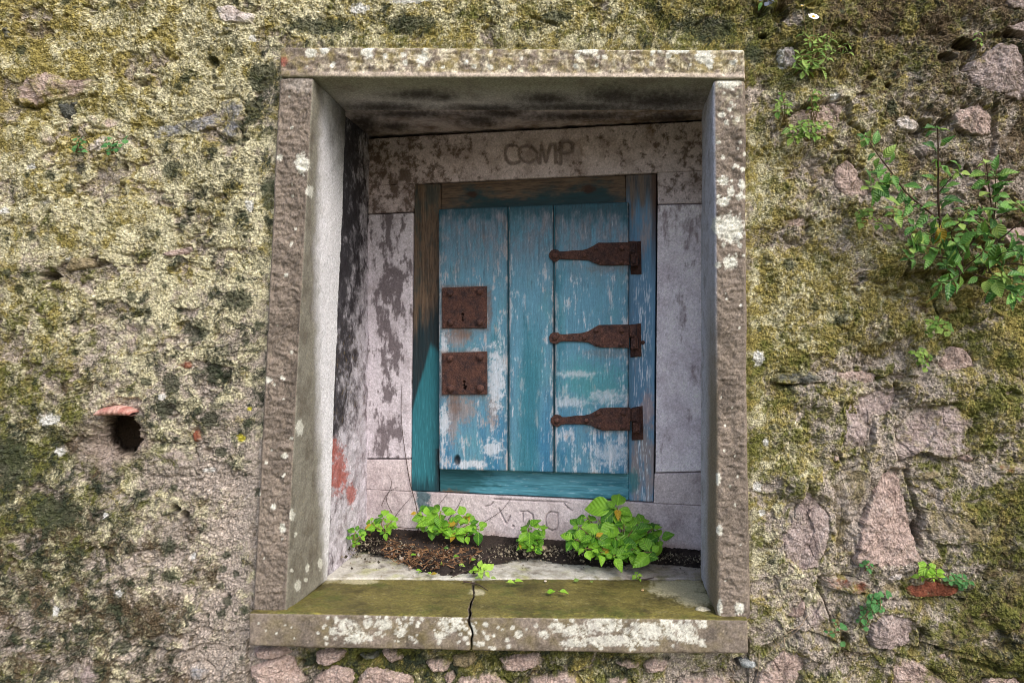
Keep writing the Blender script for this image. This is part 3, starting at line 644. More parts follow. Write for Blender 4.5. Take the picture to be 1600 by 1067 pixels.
def col_jamb_l(P, nl, p, L):
    px, py = proj(P); n = len(P)
    c = brown_stone(P, 3)
    c = mix(c, rep(S(176, 168, 160), n), .6 * spots(px, py, [(470, 132, (22, 12))], 14, .6, .5))
    rv = ss(.35, .8, nl[:, 0])
    a = fbm(P, .05, 4, .65, 131); sp = fbm(P, .008, 3, .8, 132)
    s = mix(rep(S(138, 135, 124), n), rep(S(108, 102, 92), n), ss(-.5, .9, a))
    s = mix(s, rep(S(160, 150, 120), n), .6 * ss(.2, 1.2, sp))
    t = 1 - p[:, 1]                                         # 0 top .. 1 bottom
    w0 = np.interp(t, [0, .08, .3, .5, .7, .85, 1], [.3, .26, .3, .45, .62, .76, .92])
    wh = ss(-.16, .16, p[:, 2] - w0 + .07 * a) * (1 - .75 * ss(.62, 1., p[:, 2]) * ss(.25, 0, t))
    s = mix(s, rep(S(238, 238, 244), n), .95 * wh)
    s = mix(s, rep(S(150, 146, 150), n), .5 * ss(.2, 1.1, sp) * wh)
    s = mix(s, rep(S(60, 54, 48), n), .7 * ss(.16, .02, t + .05 * a) * ss(.2, .7, p[:, 2]))
    c = mix(c, s, rv)
    wl = [(472,257,(11,16)),(484,299,(6,10)),(437,246,5),(468,668,(6,11)),(441,825,(5,7)),(457,805,(4,9)),(413,506,(6,9)),(420,594,5),(445,712,5),(465,915,(5,9)),(478,905,3),(447,430,3),(440,590,3),(500,880,(4,8)),(480,888,(3,8)),(427,792,4)]
    return ringed(c, spots(px, py, wl + lichen(0, 0, 26, (405, 140, 470, 900), (1.3, 2.6), 9), 15), P, 311)
hexblock('jamb', [W(396,957,zf+.004),W(446,958,zf+.004),W(489,122,zf+.004),W(437,122,zf+.004), W(420,906,YB),W(512,906,YB),W(541,172,YB),W(440,172,YB)],
         M['stone'], sur, res=.0028, r=.006, disp=pecked, colf=col_jamb_l)
def col_jamb_r(P, nl, p, L):
    px, py = proj(P); n = len(P)
    c = brown_stone(P, 5)
    c = mix(c, rep(S(176, 172, 150), n), .6 * ss(.2, 1.0, fbm(P, .03, 4, .7, 141) - .006 * (py - 220)))
    rv = ss(.3, .8, -nl[:, 0])
    a = fbm(P, .05, 4, .65, 142)
    s = mix(rep(S(190, 190, 202), n), rep(S(150, 148, 152), n), ss(-.3, 1, a))
    s = mix(s, rep(S(128, 112, 82), n), .85 * ss(.75, .3, p[:, 2] + .12 * a) * ss(.75, .35, p[:, 1]))
    c = mix(c, s, rv)
    wl = [(1142,358,(20,22)),(1120,352,(8,14)),(1141,410,(11,10)),(1138,130,(18,8)),(1130,316,(9,7)),(1142,300,6),(1155,308,5),(1130,283,8),(1160,290,(4,8)),(1122,748,(4,10)),(1124,828,(5,8)),(1155,950,(7,10)),(1128,180,(6,4)),(1125,948,(4,12)),(1160,265,4),(1135,192,4)]
    return ringed(c, spots(px, py, wl + lichen(0, 0, 40, (1120, 135, 1166, 420), (1.5, 4), 19) + lichen(0, 0, 16, (1120, 420, 1166, 950), (1.2, 2.6), 20), 16), P, 312)
hexblock('jamb', [W(1121,967,zf+.004),W(1171,969,zf+.004),W(1164,124,zf+.004),W(1114,124,zf+.004), W(1094,906,YB),W(1160,906,YB),W(1150,172,YB),W(1096,172,YB)],
         M['stone'], sur, res=.0028, r=.012, disp=pecked, colf=col_jamb_r)
zs = -.046
def col_sill(P, nl, p, L):
    px, py = proj(P); n = len(P)
    c = mix(brown_stone(P, 7), rep(S(126, 116, 84), n), .55 * ss(-.4, .8, fbm(P, .06, 4, .6, 151)))
    c = mix(c, rep(S(110, 100, 60), n), .7 * ss(-.2, 1, fbm(P, .05, 4, .6, 152)) * ss(1120, 1000, px) * ss(420, 560, px))
    c = mix(c, rep(S(64, 54, 40), n), .75 * ss(.4, 1.2, fbm(P, .05, 4, .65, 153)) * ss(760, 820, px))
    up = ss(.4, .85, nl[:, 1])
    a = fbm(P, .09, 4, .6, 154)
    s = mix(rep(S(116, 108, 58), n), rep(S(74, 68, 36), n), ss(-.6, 1, a + .3 * fbm(P, .015, 4, .8, 157)))
    s = mix(s, rep(S(58, 50, 34), n), .6 * ss(.5, 1.3, fbm(P, .05, 5, .8, 158)))
    s = mix(s, rep(S(150, 142, 96), n), .7 * ss(.2, 1.2, fbm(P, .035, 5, .85, 155)))
    s = mix(s, rep(S(84, 92, 40), n), .7 * ss(.0, .9, fbm(P, .11, 5, .7, 167)))
    s = mix(s, rep(S(52, 44, 32), n), .65 * ss(.3, 1.0, fbm(P, .2, 5, .75, 168)))
    s = grain(s * np.exp(.2 * fbm(P, .008, 3, .9, 169))[:, None], .1)
    s = mix(s, rep(S(188, 182, 150), n), .85 * spots(px, py, [(1060,918,(44,14)),(1085,935,(26,12)),(470,905,(60,6)),(560,908,(30,4)),(745,925,(12,5))], 17, .4, .35))
    s = mix(s, rep(S(160, 152, 70), n), .65 * ss(.2, 1, fbm(P, .03, 3, .7, 156)) * ss(.22, .02, p[:, 2]))
    c = mix(c, s, up)
    wl = [(545,980,(16,12)),(560,995,(20,9)),(520,985,7),(600,975,(12,9)),(625,985,(10,6)),(575,972,7),(700,975,(16,12)),(715,968,8),(688,992,(12,6)),(740,985,5),(905,985,(26,10)),(945,975,(30,12)),(960,1000,(50,8)),(1010,985,(34,13)),(1055,985,(26,12)),(1042,970,10),
          (870,980,(14,8)),(850,990,(8,6)),(1075,985,(14,12)),(1080,1000,(20,6)),(943,966,(9,6)),(1000,1005,(30,5)),(895,1005,(20,5)),(1097,975,(8,7)),(810,990,6),(1098,962,(14,4))] \
        + lichen(0, 0, 90, (500, 962, 740, 1006), (1.5, 4.2), 30) + lichen(0, 0, 70, (740, 966, 1110, 1014), (1.5, 4.2), 31) + lichen(0, 0, 8, (400, 965, 500, 1000), (1.2, 2.4), 32)
    fr = ss(.2, .7, 1 - nl[:, 1])
    lich = spots(px, py, wl, 18, .4, .2) * ss(.7, .0, fbm(P, .016, 5, .9, 159))
    c = mix(c, mix(rep(WHITEL, n), rep(S(186, 184, 178), n), ss(-.2, 1, fbm(P, .02, 3, .8, 160))), .9 * lich * fr)
    cr = np.abs(px - 735 - 4 * np.sin(py * .11)) < 7
    return c
def sill_disp(P, nl, p, L):
    fr = np.clip(-nl[:, 2], 0, 1)
    lo = np.exp(-p[:, 1] * L[1] / .012) * fr
    return .0022 * fbm(P, .03, 3, .6, 161) * fr + .003 * fbm(P, .2, 2, .5, 162) + .0006 * fbm(P, .008, 2, .7, 163) - .006 * lo * np.abs(fbm(P, .07, 3, .6, 164)) + np.clip(nl[:, 1], 0, 1) * (.0014 * fbm(P, .02, 4, .75, 148) + .0016 * ss(.2, .9, fbm(P, .06, 5, .75, 149))) - .007 * np.exp(-p[:, 2] * L[2] / .012) * np.clip(nl[:, 1], 0, 1) * ss(.3, 1.3, fbm(P, .05, 4, .7, 147))
def crackx(y, s): return 735 + s + 3.5 * math.sin(y * .07) + 2 * math.sin(y * .19)
def sill_slab(x0, x1, k):
    C = [W(x0[0],x0[1][1],zs),W(x1[0],x1[1][1],zs),W(x1[0],x1[1][0],zs),W(x0[0],x0[1][0],zs)]
    bk = [W(x0[2],960,YB+.01),W(x1[2],960,YB+.01),W(x1[2],905,YB+.01),W(x0[2],905,YB+.01)]
    P, Q, _ = hexdata(C + bk, res=.0028, r=.005, disp=sill_disp, faces='uUvVw')
    px, py = proj(P)                                        # the broken end is ragged
    P = P.copy()
    off = .004 * np.sin(py * .09) + .0025 * np.sin(py * .23 + 1) + .003 * fbm(np.stack([py, P[:, 1] * 400], 1), 14, 3, .6, 165)
    near = np.exp(-np.abs(px - 735) / 10)
    P[:, 0] += off * near
    Pn = P
    # colours want the local frame again
    _, _, c = hexdata(C + bk, res=.0028, r=.005, disp=sill_disp, faces='uUvVw', colf=col_sill)
    obj('sill', mesh('sill', Pn, Q, c), M['wet'], sur)
sill_slab((388, (957, 1009), 452), (734, (963, 1017), 738.6), 0)
sill_slab((736, (963, 1017), 740.2), (1169, (968, 1021), 1150), 1)

# ------------------------------------------------------------------ the niche behind the surround
print("niche")
niche = thing('niche_lining', B(840, 850), "sooty plastered side, ceiling and pale ledge lining the niche behind the stone surround", "niche")
def col_plaster(P, nl, p, L):
    px, py = proj(P); n = len(P)
    a = fbm(P, .06, 5, .7, 171); b = fbm(P, .015, 4, .75, 172)
    c = mix(rep(S(206, 202, 212), n), rep(S(146, 136, 142), n), ss(-.4, .9, a))
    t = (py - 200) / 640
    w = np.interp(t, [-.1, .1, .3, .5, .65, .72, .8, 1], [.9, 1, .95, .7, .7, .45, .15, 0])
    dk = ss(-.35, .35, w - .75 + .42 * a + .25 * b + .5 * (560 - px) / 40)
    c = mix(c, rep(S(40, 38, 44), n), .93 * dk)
    c = mix(c, rep(S(150, 132, 92), n), .6 * ss(.2, 1, b) * ss(.45, .55, t) * ss(.78, .68, t))
    c = mix(c, rep(S(170, 84, 68), n), .8 * spots(px, py, [(528,735,(14,34)),(548,770,(7,16)),(522,700,(8,14))], 21, .6, .35))
    return c
def rough(P, nl, p, L): return .004 * fbm(P, .05, 4, .65, 173) + .0012 * fbm(P, .008, 2, .7, 174)
hexblock('side_wall', [W(490,925,YB-.004),W(503,925,YB-.004),W(531,140,YB-.004),W(500,140,YB-.004), B(560,880,-.05),B(581,872,-.05),B(583,170,-.05),B(560,170,-.05)],
         M['stone'], niche, res=.003, r=.004, disp=rough, colf=col_plaster, faces='uUw')
def col_plain(c0, c1, k):
    def f(P, nl, p, L):
        return mix(rep(c0, len(P)), rep(c1, len(P)), ss(-.4, 1, fbm(P, .05, 4, .65, 175 + k)))
    return f
hexblock('side_wall', [W(1106,925,YB-.004),W(1130,925,YB-.004),W(1130,140,YB-.004),W(1106,140,YB-.004), B(1099,880,-.05),B(1125,880,-.05),B(1125,160,-.05),B(1099,160,-.05)],
         M['stone'], niche, res=.004, r=.004, disp=rough, colf=col_plain(S(180, 174, 176), S(120, 112, 110), 1), faces='uUw')
def col_ceiling(P, nl, p, L):
    px, py = proj(P); n = len(P)
    a = fbm(P, .07, 5, .65, 181); b = fbm(P, .02, 4, .7, 182)
    c = mix(rep(S(200, 186, 186), n), rep(S(132, 114, 106), n), ss(-.4, .9, a))
    c = mix(c, rep(S(130, 104, 64), n), .5 * ss(860, 960, px) * ss(-.6, .5, b))
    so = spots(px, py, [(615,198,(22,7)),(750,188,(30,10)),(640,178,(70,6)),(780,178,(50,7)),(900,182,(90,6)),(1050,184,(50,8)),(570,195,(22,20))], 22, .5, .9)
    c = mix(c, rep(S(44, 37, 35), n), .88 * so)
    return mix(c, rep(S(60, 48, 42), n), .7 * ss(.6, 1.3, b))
hexblock('ceiling', [W(500,173.5,YB-.003),W(1120,173.5,YB-.003),W(1120,140,YB-.003),W(500,140,YB-.003), B(570,217.5,-.05),B(1112,190,-.05),B(1112,150,-.05),B(570,170,-.05)],
         M['lime'], niche, res=.003, r=.003, disp=rough, colf=col_ceiling, faces='vw')
def col_ledge(P, nl, p, L):
    px, py = proj(P); n = len(P)
    a = fbm(P, .05, 4, .65, 185)
    c = mix(rep(S(196, 194, 186), n), rep(S(146, 140, 128), n), ss(-.3, 1, a))
    c = mix(c, rep(S(168, 172, 96), n), .6 * ss(0, 1, fbm(P, .06, 3, .6, 186)))
    c = mix(c, rep(S(140, 126, 118), n), .6 * ss(930, 1000, px))
    c = mix(c, rep(S(70, 62, 56), n), .75 * ss(-.3, .7, fbm(P, .04, 5, .75, 189) + 1.4 * p[:, 2] - .75))
    c = mix(c, rep(S(112, 108, 64), n), .7 * ss(.0, .8, fbm(P, .05, 4, .7, 184)) * ss(.3, .0, p[:, 2]))
    return c * np.exp(.12 * fbm(P, .008, 2, .7, 187))[:, None]
hexblock('ledge', [W(480,935,YB+.012),W(1130,935,YB+.012),W(1130,903,YB+.012),W(480,903,YB+.012), B(540,880,-.05),B(1120,900,-.05),B(1120,864,-.05),B(540,841,-.05)],
         M['lime'], niche, res=.003, r=.004, disp=lambda P, nl, p, L: .002 * fbm(P, .06, 3, .6, 188), colf=col_ledge, faces='Vw')

# stone frame of the door, on the turned back plane
frame = thing('door_surround', B(840, 855), "pale stone frame round the blue door with worn carved letters above and below", "stone frame")
LET_TOP = [[(801,227),(796,226),(791,230),(789.5,240),(791,250),(797,255),(804,255),(811,253)],[(797,226),(806,227),(811,231)],[(811,240),(813,230),(822,226.5),(832,229),(840,238),(838,248),(828,254),(818,252),(812,246),(811,240)],
 [(843,255),(846,228),(853,253),(860,226),(868,225),(868,254)],[(876,256),(877,222),(888,220),(895,225),(894,236),(878,240)]]
LET_BOT = [[(779,795),(791,819),(797,806)],[(813,799),(824,798.5),(832,804),(833,812)],[(817,801),(817,815)],[(871,801.5),(860,799.5),(854,804),(852,812),(854,824),(862,829),(870,827),(872,818),(871,803)],
 [(771,779.5),(885,784.5)],[(881,786),(886,793),(894,798)],[(758,791),(766,789),(770,785)]]
STAINW = [2.6, .8, 1.4, 2.6, 3.6]
def carve(P):
    px, py = proj(P)
    gd = np.zeros(len(P), np.float32); st = np.zeros(len(P), np.float32)
    m = (py < 275) & (px > 770) & (px < 920)
    n = fbm(np.stack([px[m], py[m]], 1), 8, 3, .6, 190)
    for k, l in enumerate(LET_TOP):
        d = segd(px[m], py[m], l)
        wv = 2.4 if k != 1 else 1.2
        gd[m] = np.maximum(gd[m], 1 - ss(.5 * wv, wv + .8, d))
        st[m] = np.maximum(st[m], 1 - ss(.6 * STAINW[k], 1.5 * STAINW[k], d + 1.6 * n))
    st[m] = np.maximum(st[m], .75 * spots(px[m], py[m], [(830,242,(16,17)),(884,232,(9,14)),(884,246,(8,9)),(905,240,(5,10))], 23, .5, .5))
    m = (py > 770)
    for k, l in enumerate(LET_BOT):
        d = segd(px[m], py[m], l)
        gd[m] = np.maximum(gd[m], .9 * (1 - ss(.3, 1.5, d)))
    gd[m] = np.maximum(gd[m], 1 - ss(1.2, 2.6, np.hypot(px[m] - 802, py[m] - 822)))
    return gd, st
def back_disp(P, nl, p, L):
    fr = np.clip(-nl[:, 2], 0, 1)
    gd, st = carve(P)
    return fr * (.0014 * fbm(P, .02, 4, .65, 191) + .002 * fbm(P, .12, 2, .5, 192) - .007 * gd) + .0006 * fbm(P, .005, 2, .6, 193)
def col_back(kind):
    def f(P, nl, p, L):
        px, py = proj(P); n = len(P)
        a = fbm(P, .08, 5, .7, 195); b = fbm(P, .025, 5, .75, 196); s = fbm(P, .006, 3, .8, 197)
        Ps = P * [1, 1, .35]
        v = fbm(Ps, .04, 5, .7, 198)
        if kind == 'top':
            c = mix(rep(S(212, 199, 202), n), rep(S(168, 153, 152), n), ss(-.5, 1, a))
            c = mix(c, rep(S(92, 76, 66), n), .85 * ss(.1, .75, b + .35 * a + .6 * ss(800, 640, px) + .4 * ss(930, 1060, px) - .18))
            c = mix(c, rep(S(120, 92, 66), n), .5 * ss(.3, 1, fbm(P, .05, 4, .6, 199)))
        elif kind == 'left':
            c = mix(rep(S(216, 210, 220), n), rep(S(180, 172, 180), n), ss(-.5, 1, a))
            c = mix(c, rep(S(104, 95, 100), n), .88 * ss(.05, .45, v + .3 * b + .6 * np.exp(-((px - 612) / 24) ** 2) - .22))
        elif kind == 'right':
            c = mix(rep(S(236, 230, 240), n), rep(S(202, 192, 204), n), ss(-.5, 1, a))
            c = mix(c, rep(S(132, 116, 124), n), .85 * ss(.1, .8, v + .25 * b + .5 * ss(420, 330, py) + .35 * np.exp(-((px - 1076) / 22) ** 2) * ss(640, 500, py) - .25))
        else:
            c = mix(rep(S(208, 198, 202), n), rep(S(172, 160, 164), n), ss(-.5, 1, a + .3 * b))
            c = mix(c, rep(S(168, 132, 116), n), .6 * ss(828, 856, py - (px - 800) * .05 + 6 * a) )
            c = mix(c, rep(S(128, 116, 120), n), .5 * ss(.3, 1, b) * ss(980, 1030, px))
            c = mix(c, rep(S(34, 84, 96), n), .85 * spots(px, py, [(661,778,(11,22))], 24, .45, .3))
        gd, st = carve(P)
        c = mix(c, rep(S(92, 76, 68), n), .42 * st)
        if kind == 'top': c = mix(c, rep(S(64, 52, 46), n), .3 * gd)
        if kind == 'bottom': c = mix(c, rep(S(110, 98, 98), n), .5 * gd)
        return grain(c * np.exp(.16 * s)[:, None], .07)
    return f
def bstone(name, quads, kind, off=0.):
    joined(name, [hexdata(quadB(*q, off, .06), res=.0022, r=.0022, resw=.01, disp=back_disp, colf=col_back(kind), faces='uUvVw') for q in quads], M['lime'], frame)
bstone('lintel_stone', [((566,217.5),(1112,188.5),(1112,265.8),(566,290.6)), ((566,290.8),(646.6,287.2),(645,330.5),(566,334.5)), ((1027,269.9),(1112,266),(1112,317),(1027.5,318.5))], 'top', .002)
bstone('jamb_stone', [((566,336.5),(644.8,332.5),(641,716),(566,716))], 'left')
bstone('jamb_stone', [((1027.4,320.5),(1112,319),(1112,736),(1024,738))], 'right', .001)
bstone('threshold_stone', [((566,718),(641,718),(641,767.6),(566,764)), ((1022.8,740),(1112,738),(1112,790.5),(1021.3,786)), ((566,764.2),(1112,791),(1112,872),(566,846))], 'bottom', .001)

# ------------------------------------------------------------------ the blue door
print("door")
BLUEP, PALEP, TEAL, GREYW, BROWNW, NAVY = S(92, 142, 168), S(200, 208, 220), S(44, 124, 134), S(150, 140, 140), S(118, 88, 62), S(16, 44, 54)
DX = np.array([-BN[1], BN[0], 0])      # along the door, to the right
def wood_coords(P, vert=True):
    u = P @ DX; return np.stack([u, P[:, 2] * .07], 1) if vert else np.stack([u * .07, P[:, 2]], 1)
def col_plank(k):
    def f(P, nl, p, L):
        px, py = proj(P); n = len(P)
        G = wood_coords(P); X2 = np.stack([P @ DX, P[:, 2]], 1); X3 = X2 * [1, .4]
        g = fbm(G + k, .004, 4, .7, 210); g2 = fbm(G + k, .02, 4, .65, 211)
        a = fbm(X3, .08, 5, .7, 212 + k); b = fbm(X3, .025, 5, .75, 216 + k)
        c = mix(rep(BLUEP, n), rep(S(62, 122, 160), n), ss(-.3, .8, a) * ss(520, 720, py + 30 * b))
        c = mix(c, rep(S(84, 142, 156), n), .6 * ss(0, 1, -a))
        ab = ss(.25, .8, .8 * b + .4 * g2 + .35 * g + (.1 if k != 1 else .0) + .5 * np.exp(-np.minimum(p[:, 0], 1 - p[:, 0]) * L[0] / .02) + .25 * ss(600, 720, py) * (k == 2) - .15)
        c = mix(c, rep(PALEP, n), .78 * ab)
        wn = ss(.55, 1.1, b * .8 + .5 * g + .25 * (k == 0))
        c = mix(c, rep(GREYW, n), .75 * wn)
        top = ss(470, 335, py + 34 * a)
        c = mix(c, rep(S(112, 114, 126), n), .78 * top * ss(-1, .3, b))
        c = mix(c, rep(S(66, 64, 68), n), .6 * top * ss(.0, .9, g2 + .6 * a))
        c = mix(c, rep(PALEP, n), .8 * ss(.75, 1.25, g + .5 * b) * ss(-.2, .6, a))
        c = mix(c, rep(S(40, 112, 132), n), .6 * ss(.3, .9, fbm(X3, .14, 4, .6, 222 + k)))
        gr = fbm(G * [1, 1.6] + k, .012, 5, .75, 219)
        c = mix(c, rep(S(60, 84, 98), n), .5 * ss(.35, 1.1, gr))
        c = mix(c, rep(S(48, 72, 84), n), .6 * np.exp(-np.minimum(p[:, 0], 1 - p[:, 0]) * L[0] / .006))
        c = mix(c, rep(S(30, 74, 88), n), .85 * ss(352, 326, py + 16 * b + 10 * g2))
        if k == 1:
            st = np.exp(-((px - (832 + (py - 500) * -.035)) / 17) ** 4) * ss(470, 560, py + 40 * a)
            c = mix(c, rep(S(44, 114, 132), n), .8 * st * ss(-.9, .1, g2 + .6))
        if k == 2:
            c = mix(c, rep(S(70, 148, 152), n), .55 * spots(px, py, [(930,600,(50,30)),(910,590,(30,26))], 25, .6, .6))
            c = mix(c, rep(PALEP, n), .6 * spots(px, py, [(890,628,(24,7)),(950,620,(24,9)),(955,710,(22,16)),(900,585,(24,5))], 26, .9, .6))
        if k == 0:
            c = mix(c, rep(GREYW * .9, n), .8 * spots(px, py, [(708,650,(10,34)),(715,528,(18,12)),(725,640,(18,18)),(770,640,(9,26))], 27, .7, .5))
            c = mix(c, rep(PALEP, n), .8 * spots(px, py, [(694,660,(7,26)),(775,590,(12,46)),(770,700,(14,12)),(735,725,(26,6)),(695,560,(6,40)),(740,560,(10,14))], 28, .8, .35))
            c = mix(c, rep(S(104, 70, 46), n), .55 * spots(px, py, [(712,632,(8,18)),(722,522,(14,8)),(765,480,(4,30))], 29, .6, .6))
            c = mix(c, rep(S(40, 32, 28), n), 1 - ss(9, 12, np.minimum(np.hypot((px - 722.3) * 1.6, py - 496), np.hypot((px - 725.5) * 1.6, py - 602))))
            c = mix(c, rep(S(30, 26, 26), n), .9 * (1 - ss(3, 6.5, np.hypot((px - 714), (py - 719) * .6))))
        for (rx0, ry0, rx1, ry1) in ((690,448,760,513),(690,550,760,616)):     # rust bleeding round the lock plates
            dd = np.hypot(np.maximum(np.maximum(rx0 - px, px - rx1), 0), np.maximum(np.maximum(ry0 - py, (py - ry1) * .45), 0))
            c = mix(c, rep(S(112, 82, 58), n), .6 * np.exp(-np.maximum(dd + 1.5 * b, 0) / 3.0) * (k == 0))
        for hy in (415, 548, 668):
            c = mix(c, rep(S(110, 84, 60), n), .35 * spots(px, py, [(950, hy + 4, (34, 7))], 33, .6, .6) * (k == 2))
        dots = fbm(X2, .006, 2, .7, 230 + k)
        c = mix(c, rep(S(52, 56, 60), n), .7 * ss(1.25, 1.6, dots))
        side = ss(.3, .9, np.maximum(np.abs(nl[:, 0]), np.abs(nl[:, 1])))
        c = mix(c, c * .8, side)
        c = mix(c, rep(S(206, 196, 194), n), .6 * ss(.35, .6, np.abs(nl[:, 0])) * ss(.98, .7, np.abs(nl[:, 0])) * ss(-.3, .6, b))
        return grain(c * np.exp(.13 * g)[:, None], .08)
    return f
def wood_disp(vert, k, amp=1.):
    def f(P, nl, p, L):
        G = wood_coords(P, vert)
        fr = np.clip(-nl[:, 2], 0, 1)
        d = amp * (.0006 * fbm(G + k, .005, 3, .7, 240) + .0008 * fbm(G + k, .03, 3, .6, 241)) * fr
        px, py = proj(P)
        if vert and k == 0:
            for (kx, ky, kr) in ((722.3, 496, 8), (725.5, 602, 9)): d = d - .022 * (1 - ss(kr * .8, kr * 1.1, np.hypot((px - kx) * 1.6, py - ky))) * fr
            d = d - .012 * (1 - ss(2, 6, np.hypot((px - 714), (py - 719) * .6))) * fr
        return d
    return f
dframe = thing('timber_surround', B(835, 780), "peeling teal and bare brown wooden frame set in the pale stone opening", "door frame")
def col_frame(kind):
    def f(P, nl, p, L):
        px, py = proj(P); n = len(P)
        vert = kind in 'lr'
        G = wood_coords(P, vert); g = fbm(G, .004, 4, .7, 250); g2 = fbm(G, .018, 4, .65, 251)
        X2 = np.stack([P @ DX, P[:, 2]], 1); a = fbm(X2 * [1, .4] if vert else X2 * [.4, 1], .06, 5, .7, 252)
        bare = mix(rep(S(118, 98, 80), n), rep(S(64, 52, 44), n), ss(-.6, .9, g + .5 * g2))
        if kind == 'l':
            c = bare
            c = mix(c, rep(S(40, 66, 68), n), .55 * ss(-.2, .7, a + .3 * g2))
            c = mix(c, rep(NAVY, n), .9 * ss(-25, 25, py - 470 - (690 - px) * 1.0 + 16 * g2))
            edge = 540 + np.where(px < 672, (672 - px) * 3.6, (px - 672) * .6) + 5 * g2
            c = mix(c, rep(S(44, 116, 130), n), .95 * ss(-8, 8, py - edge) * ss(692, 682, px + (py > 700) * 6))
            c = mix(c, rep(S(84, 156, 168), n), .4 * ss(.2, 1, g) * ss(600, 660, py))
            c = mix(c, rep(S(18, 50, 60), n), .8 * ss(735, 765, py + 12 * g2))
        elif kind == 'r':
            c = mix(rep(S(160, 156, 162), n), rep(S(120, 112, 116), n), ss(-.5, .9, g))
            blue = ss(-.25, .35, .5 * a + .4 * g2 + .5 * ss(330, 440, py) - .7 * ss(620, 700, py) + .12)
            c = mix(c, rep(S(84, 140, 178), n), .85 * blue)
            c = mix(c, rep(S(214, 222, 232), n), .85 * ss(.1, .7, g + .3 * a) * ss(380, 480, py) * ss(.95, .4, np.abs(px - 1003) / 20))
            c = mix(c, rep(S(190, 160, 152), n), .6 * spots(px, py, [(1012,640,(10,26))], 34, .5, .5))
            c = mix(c, bare, .85 * ss(345, 300, py + 20 * g2))
            c = mix(c, rep(S(74, 50, 38), n), .8 * ss(1015, 1021, px + 3 * g2) * ss(480, 330, py))
            c = mix(c, rep(S(40, 120, 130), n), .8 * spots(px, py, [(990,752,(9,18))], 35, .4, .4))
        elif kind == 't':
            c = bare
            t = p[:, 1]
            c = mix(c, rep(S(22, 62, 70), n), .92 * ss(-.25, .25, .55 - t + .35 * a + .25 * ss(820, 900, px) - .4 * ss(930, 975, px) - .3 * ss(740, 690, px)))
            c = mix(c, rep(S(60, 36, 24), n), .9 * spots(px, py, [(919,296,(11,6)),(738,304,(8,5))], 36, .3, .4))
        else:
            c = mix(rep(S(86, 150, 170), n), rep(S(52, 116, 136), n), ss(-.5, .8, g2))
            c = mix(c, rep(S(28, 84, 92), n), .85 * ss(775, 735, px + 30 * a))
            c = mix(c, rep(S(164, 196, 212), n), .6 * ss(.4, 1, g + .4 * g2) * ss(740, 800, px))
            c = mix(c, bare * 1.2, .9 * spots(px, py, [(705,772,(26,7)),(820,781,(10,3)),(885,786,(12,3))], 37, .6, .4))
        return c * np.exp(.2 * g)[:, None]
    return f
WR = (.0018, .0018, .004)
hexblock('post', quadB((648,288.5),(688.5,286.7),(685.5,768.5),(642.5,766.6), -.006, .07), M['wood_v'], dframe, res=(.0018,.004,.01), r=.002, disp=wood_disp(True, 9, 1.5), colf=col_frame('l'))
hexblock('post', quadB((977.5,273.6),(1025.5,271.5),(1021,784),(983,782.2), -.006, .07), M['wood_v'], dframe, res=(.0018,.004,.01), r=.002, disp=wood_disp(True, 8, 1.8), colf=col_frame('r'))
hexblock('rail', quadB((689.5,286.8),(976.8,273.8),(979,330),(689,340), -.008, .06), M['wood_h'], dframe, res=(.004,.0018,.01), r=.002, disp=wood_disp(False, 7, 1.6), colf=col_frame('t'))
hexblock('rail', quadB((686.5,725),(982.5,732),(982.5,781.5),(686.5,768.3), -.005, .06), M['wood_h'], dframe, res=(.004,.0018,.01), r=.004, disp=wood_disp(False, 6, 2.0), colf=col_frame('b'))

door = thing('hatch_door', B(835, 740), "weathered blue plank door with rusty strap hinges and two rusty lock plates", "door")
LOFF = .027
topy = lambda x: 327 + (x - 684) * (315 - 327) / (982 - 684)
boty = lambda x: 733.5 + (x - 684) * (741.5 - 733.5) / (982 - 684)
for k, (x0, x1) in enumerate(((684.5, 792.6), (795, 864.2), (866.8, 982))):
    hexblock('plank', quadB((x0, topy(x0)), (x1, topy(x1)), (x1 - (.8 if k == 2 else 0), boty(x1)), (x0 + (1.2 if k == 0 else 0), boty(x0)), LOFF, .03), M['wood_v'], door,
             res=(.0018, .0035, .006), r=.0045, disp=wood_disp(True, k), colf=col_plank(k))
# thin beads that cover the two joints
for x in (795.6, 866.8):
    hexblock('joint_bead', quadB((x - 1.6, topy(x) + 1), (x + 1.6, topy(x) + 1), (x + 1.2, boty(x) - 1), (x - 2, boty(x) - 1), LOFF - .009, .02), M['wood_v'], door,
             res=(.0018, .006, .006), r=.002, colf=lambda P, nl, p, L: mix(rep(S(70, 128, 144), len(P)), rep(S(34, 70, 84), len(P)), ss(-.4, .8, fbm(P * [1, 1, .2], .03, 4, .7, 260))))
def rust_col(P, k=0, green=0.):
    n = len(P)
    a = fbm(P, .03, 4, .7, 270 + k); b = fbm(P, .007, 3, .75, 271 + k)
    c = mix(rep(S(90, 63, 56), n), rep(S(58, 46, 48), n), ss(-.5, .8, a + .4 * b))
    c = mix(c, rep(S(132, 92, 66), n), .6 * ss(.3, 1.1, b))
    c = grain(c, .18)
    if green: c = mix(c, rep(S(142, 156, 120), n), green * ss(.75, 1.1, fbm(P, .016, 4, .7, 272 + k)))
    return c
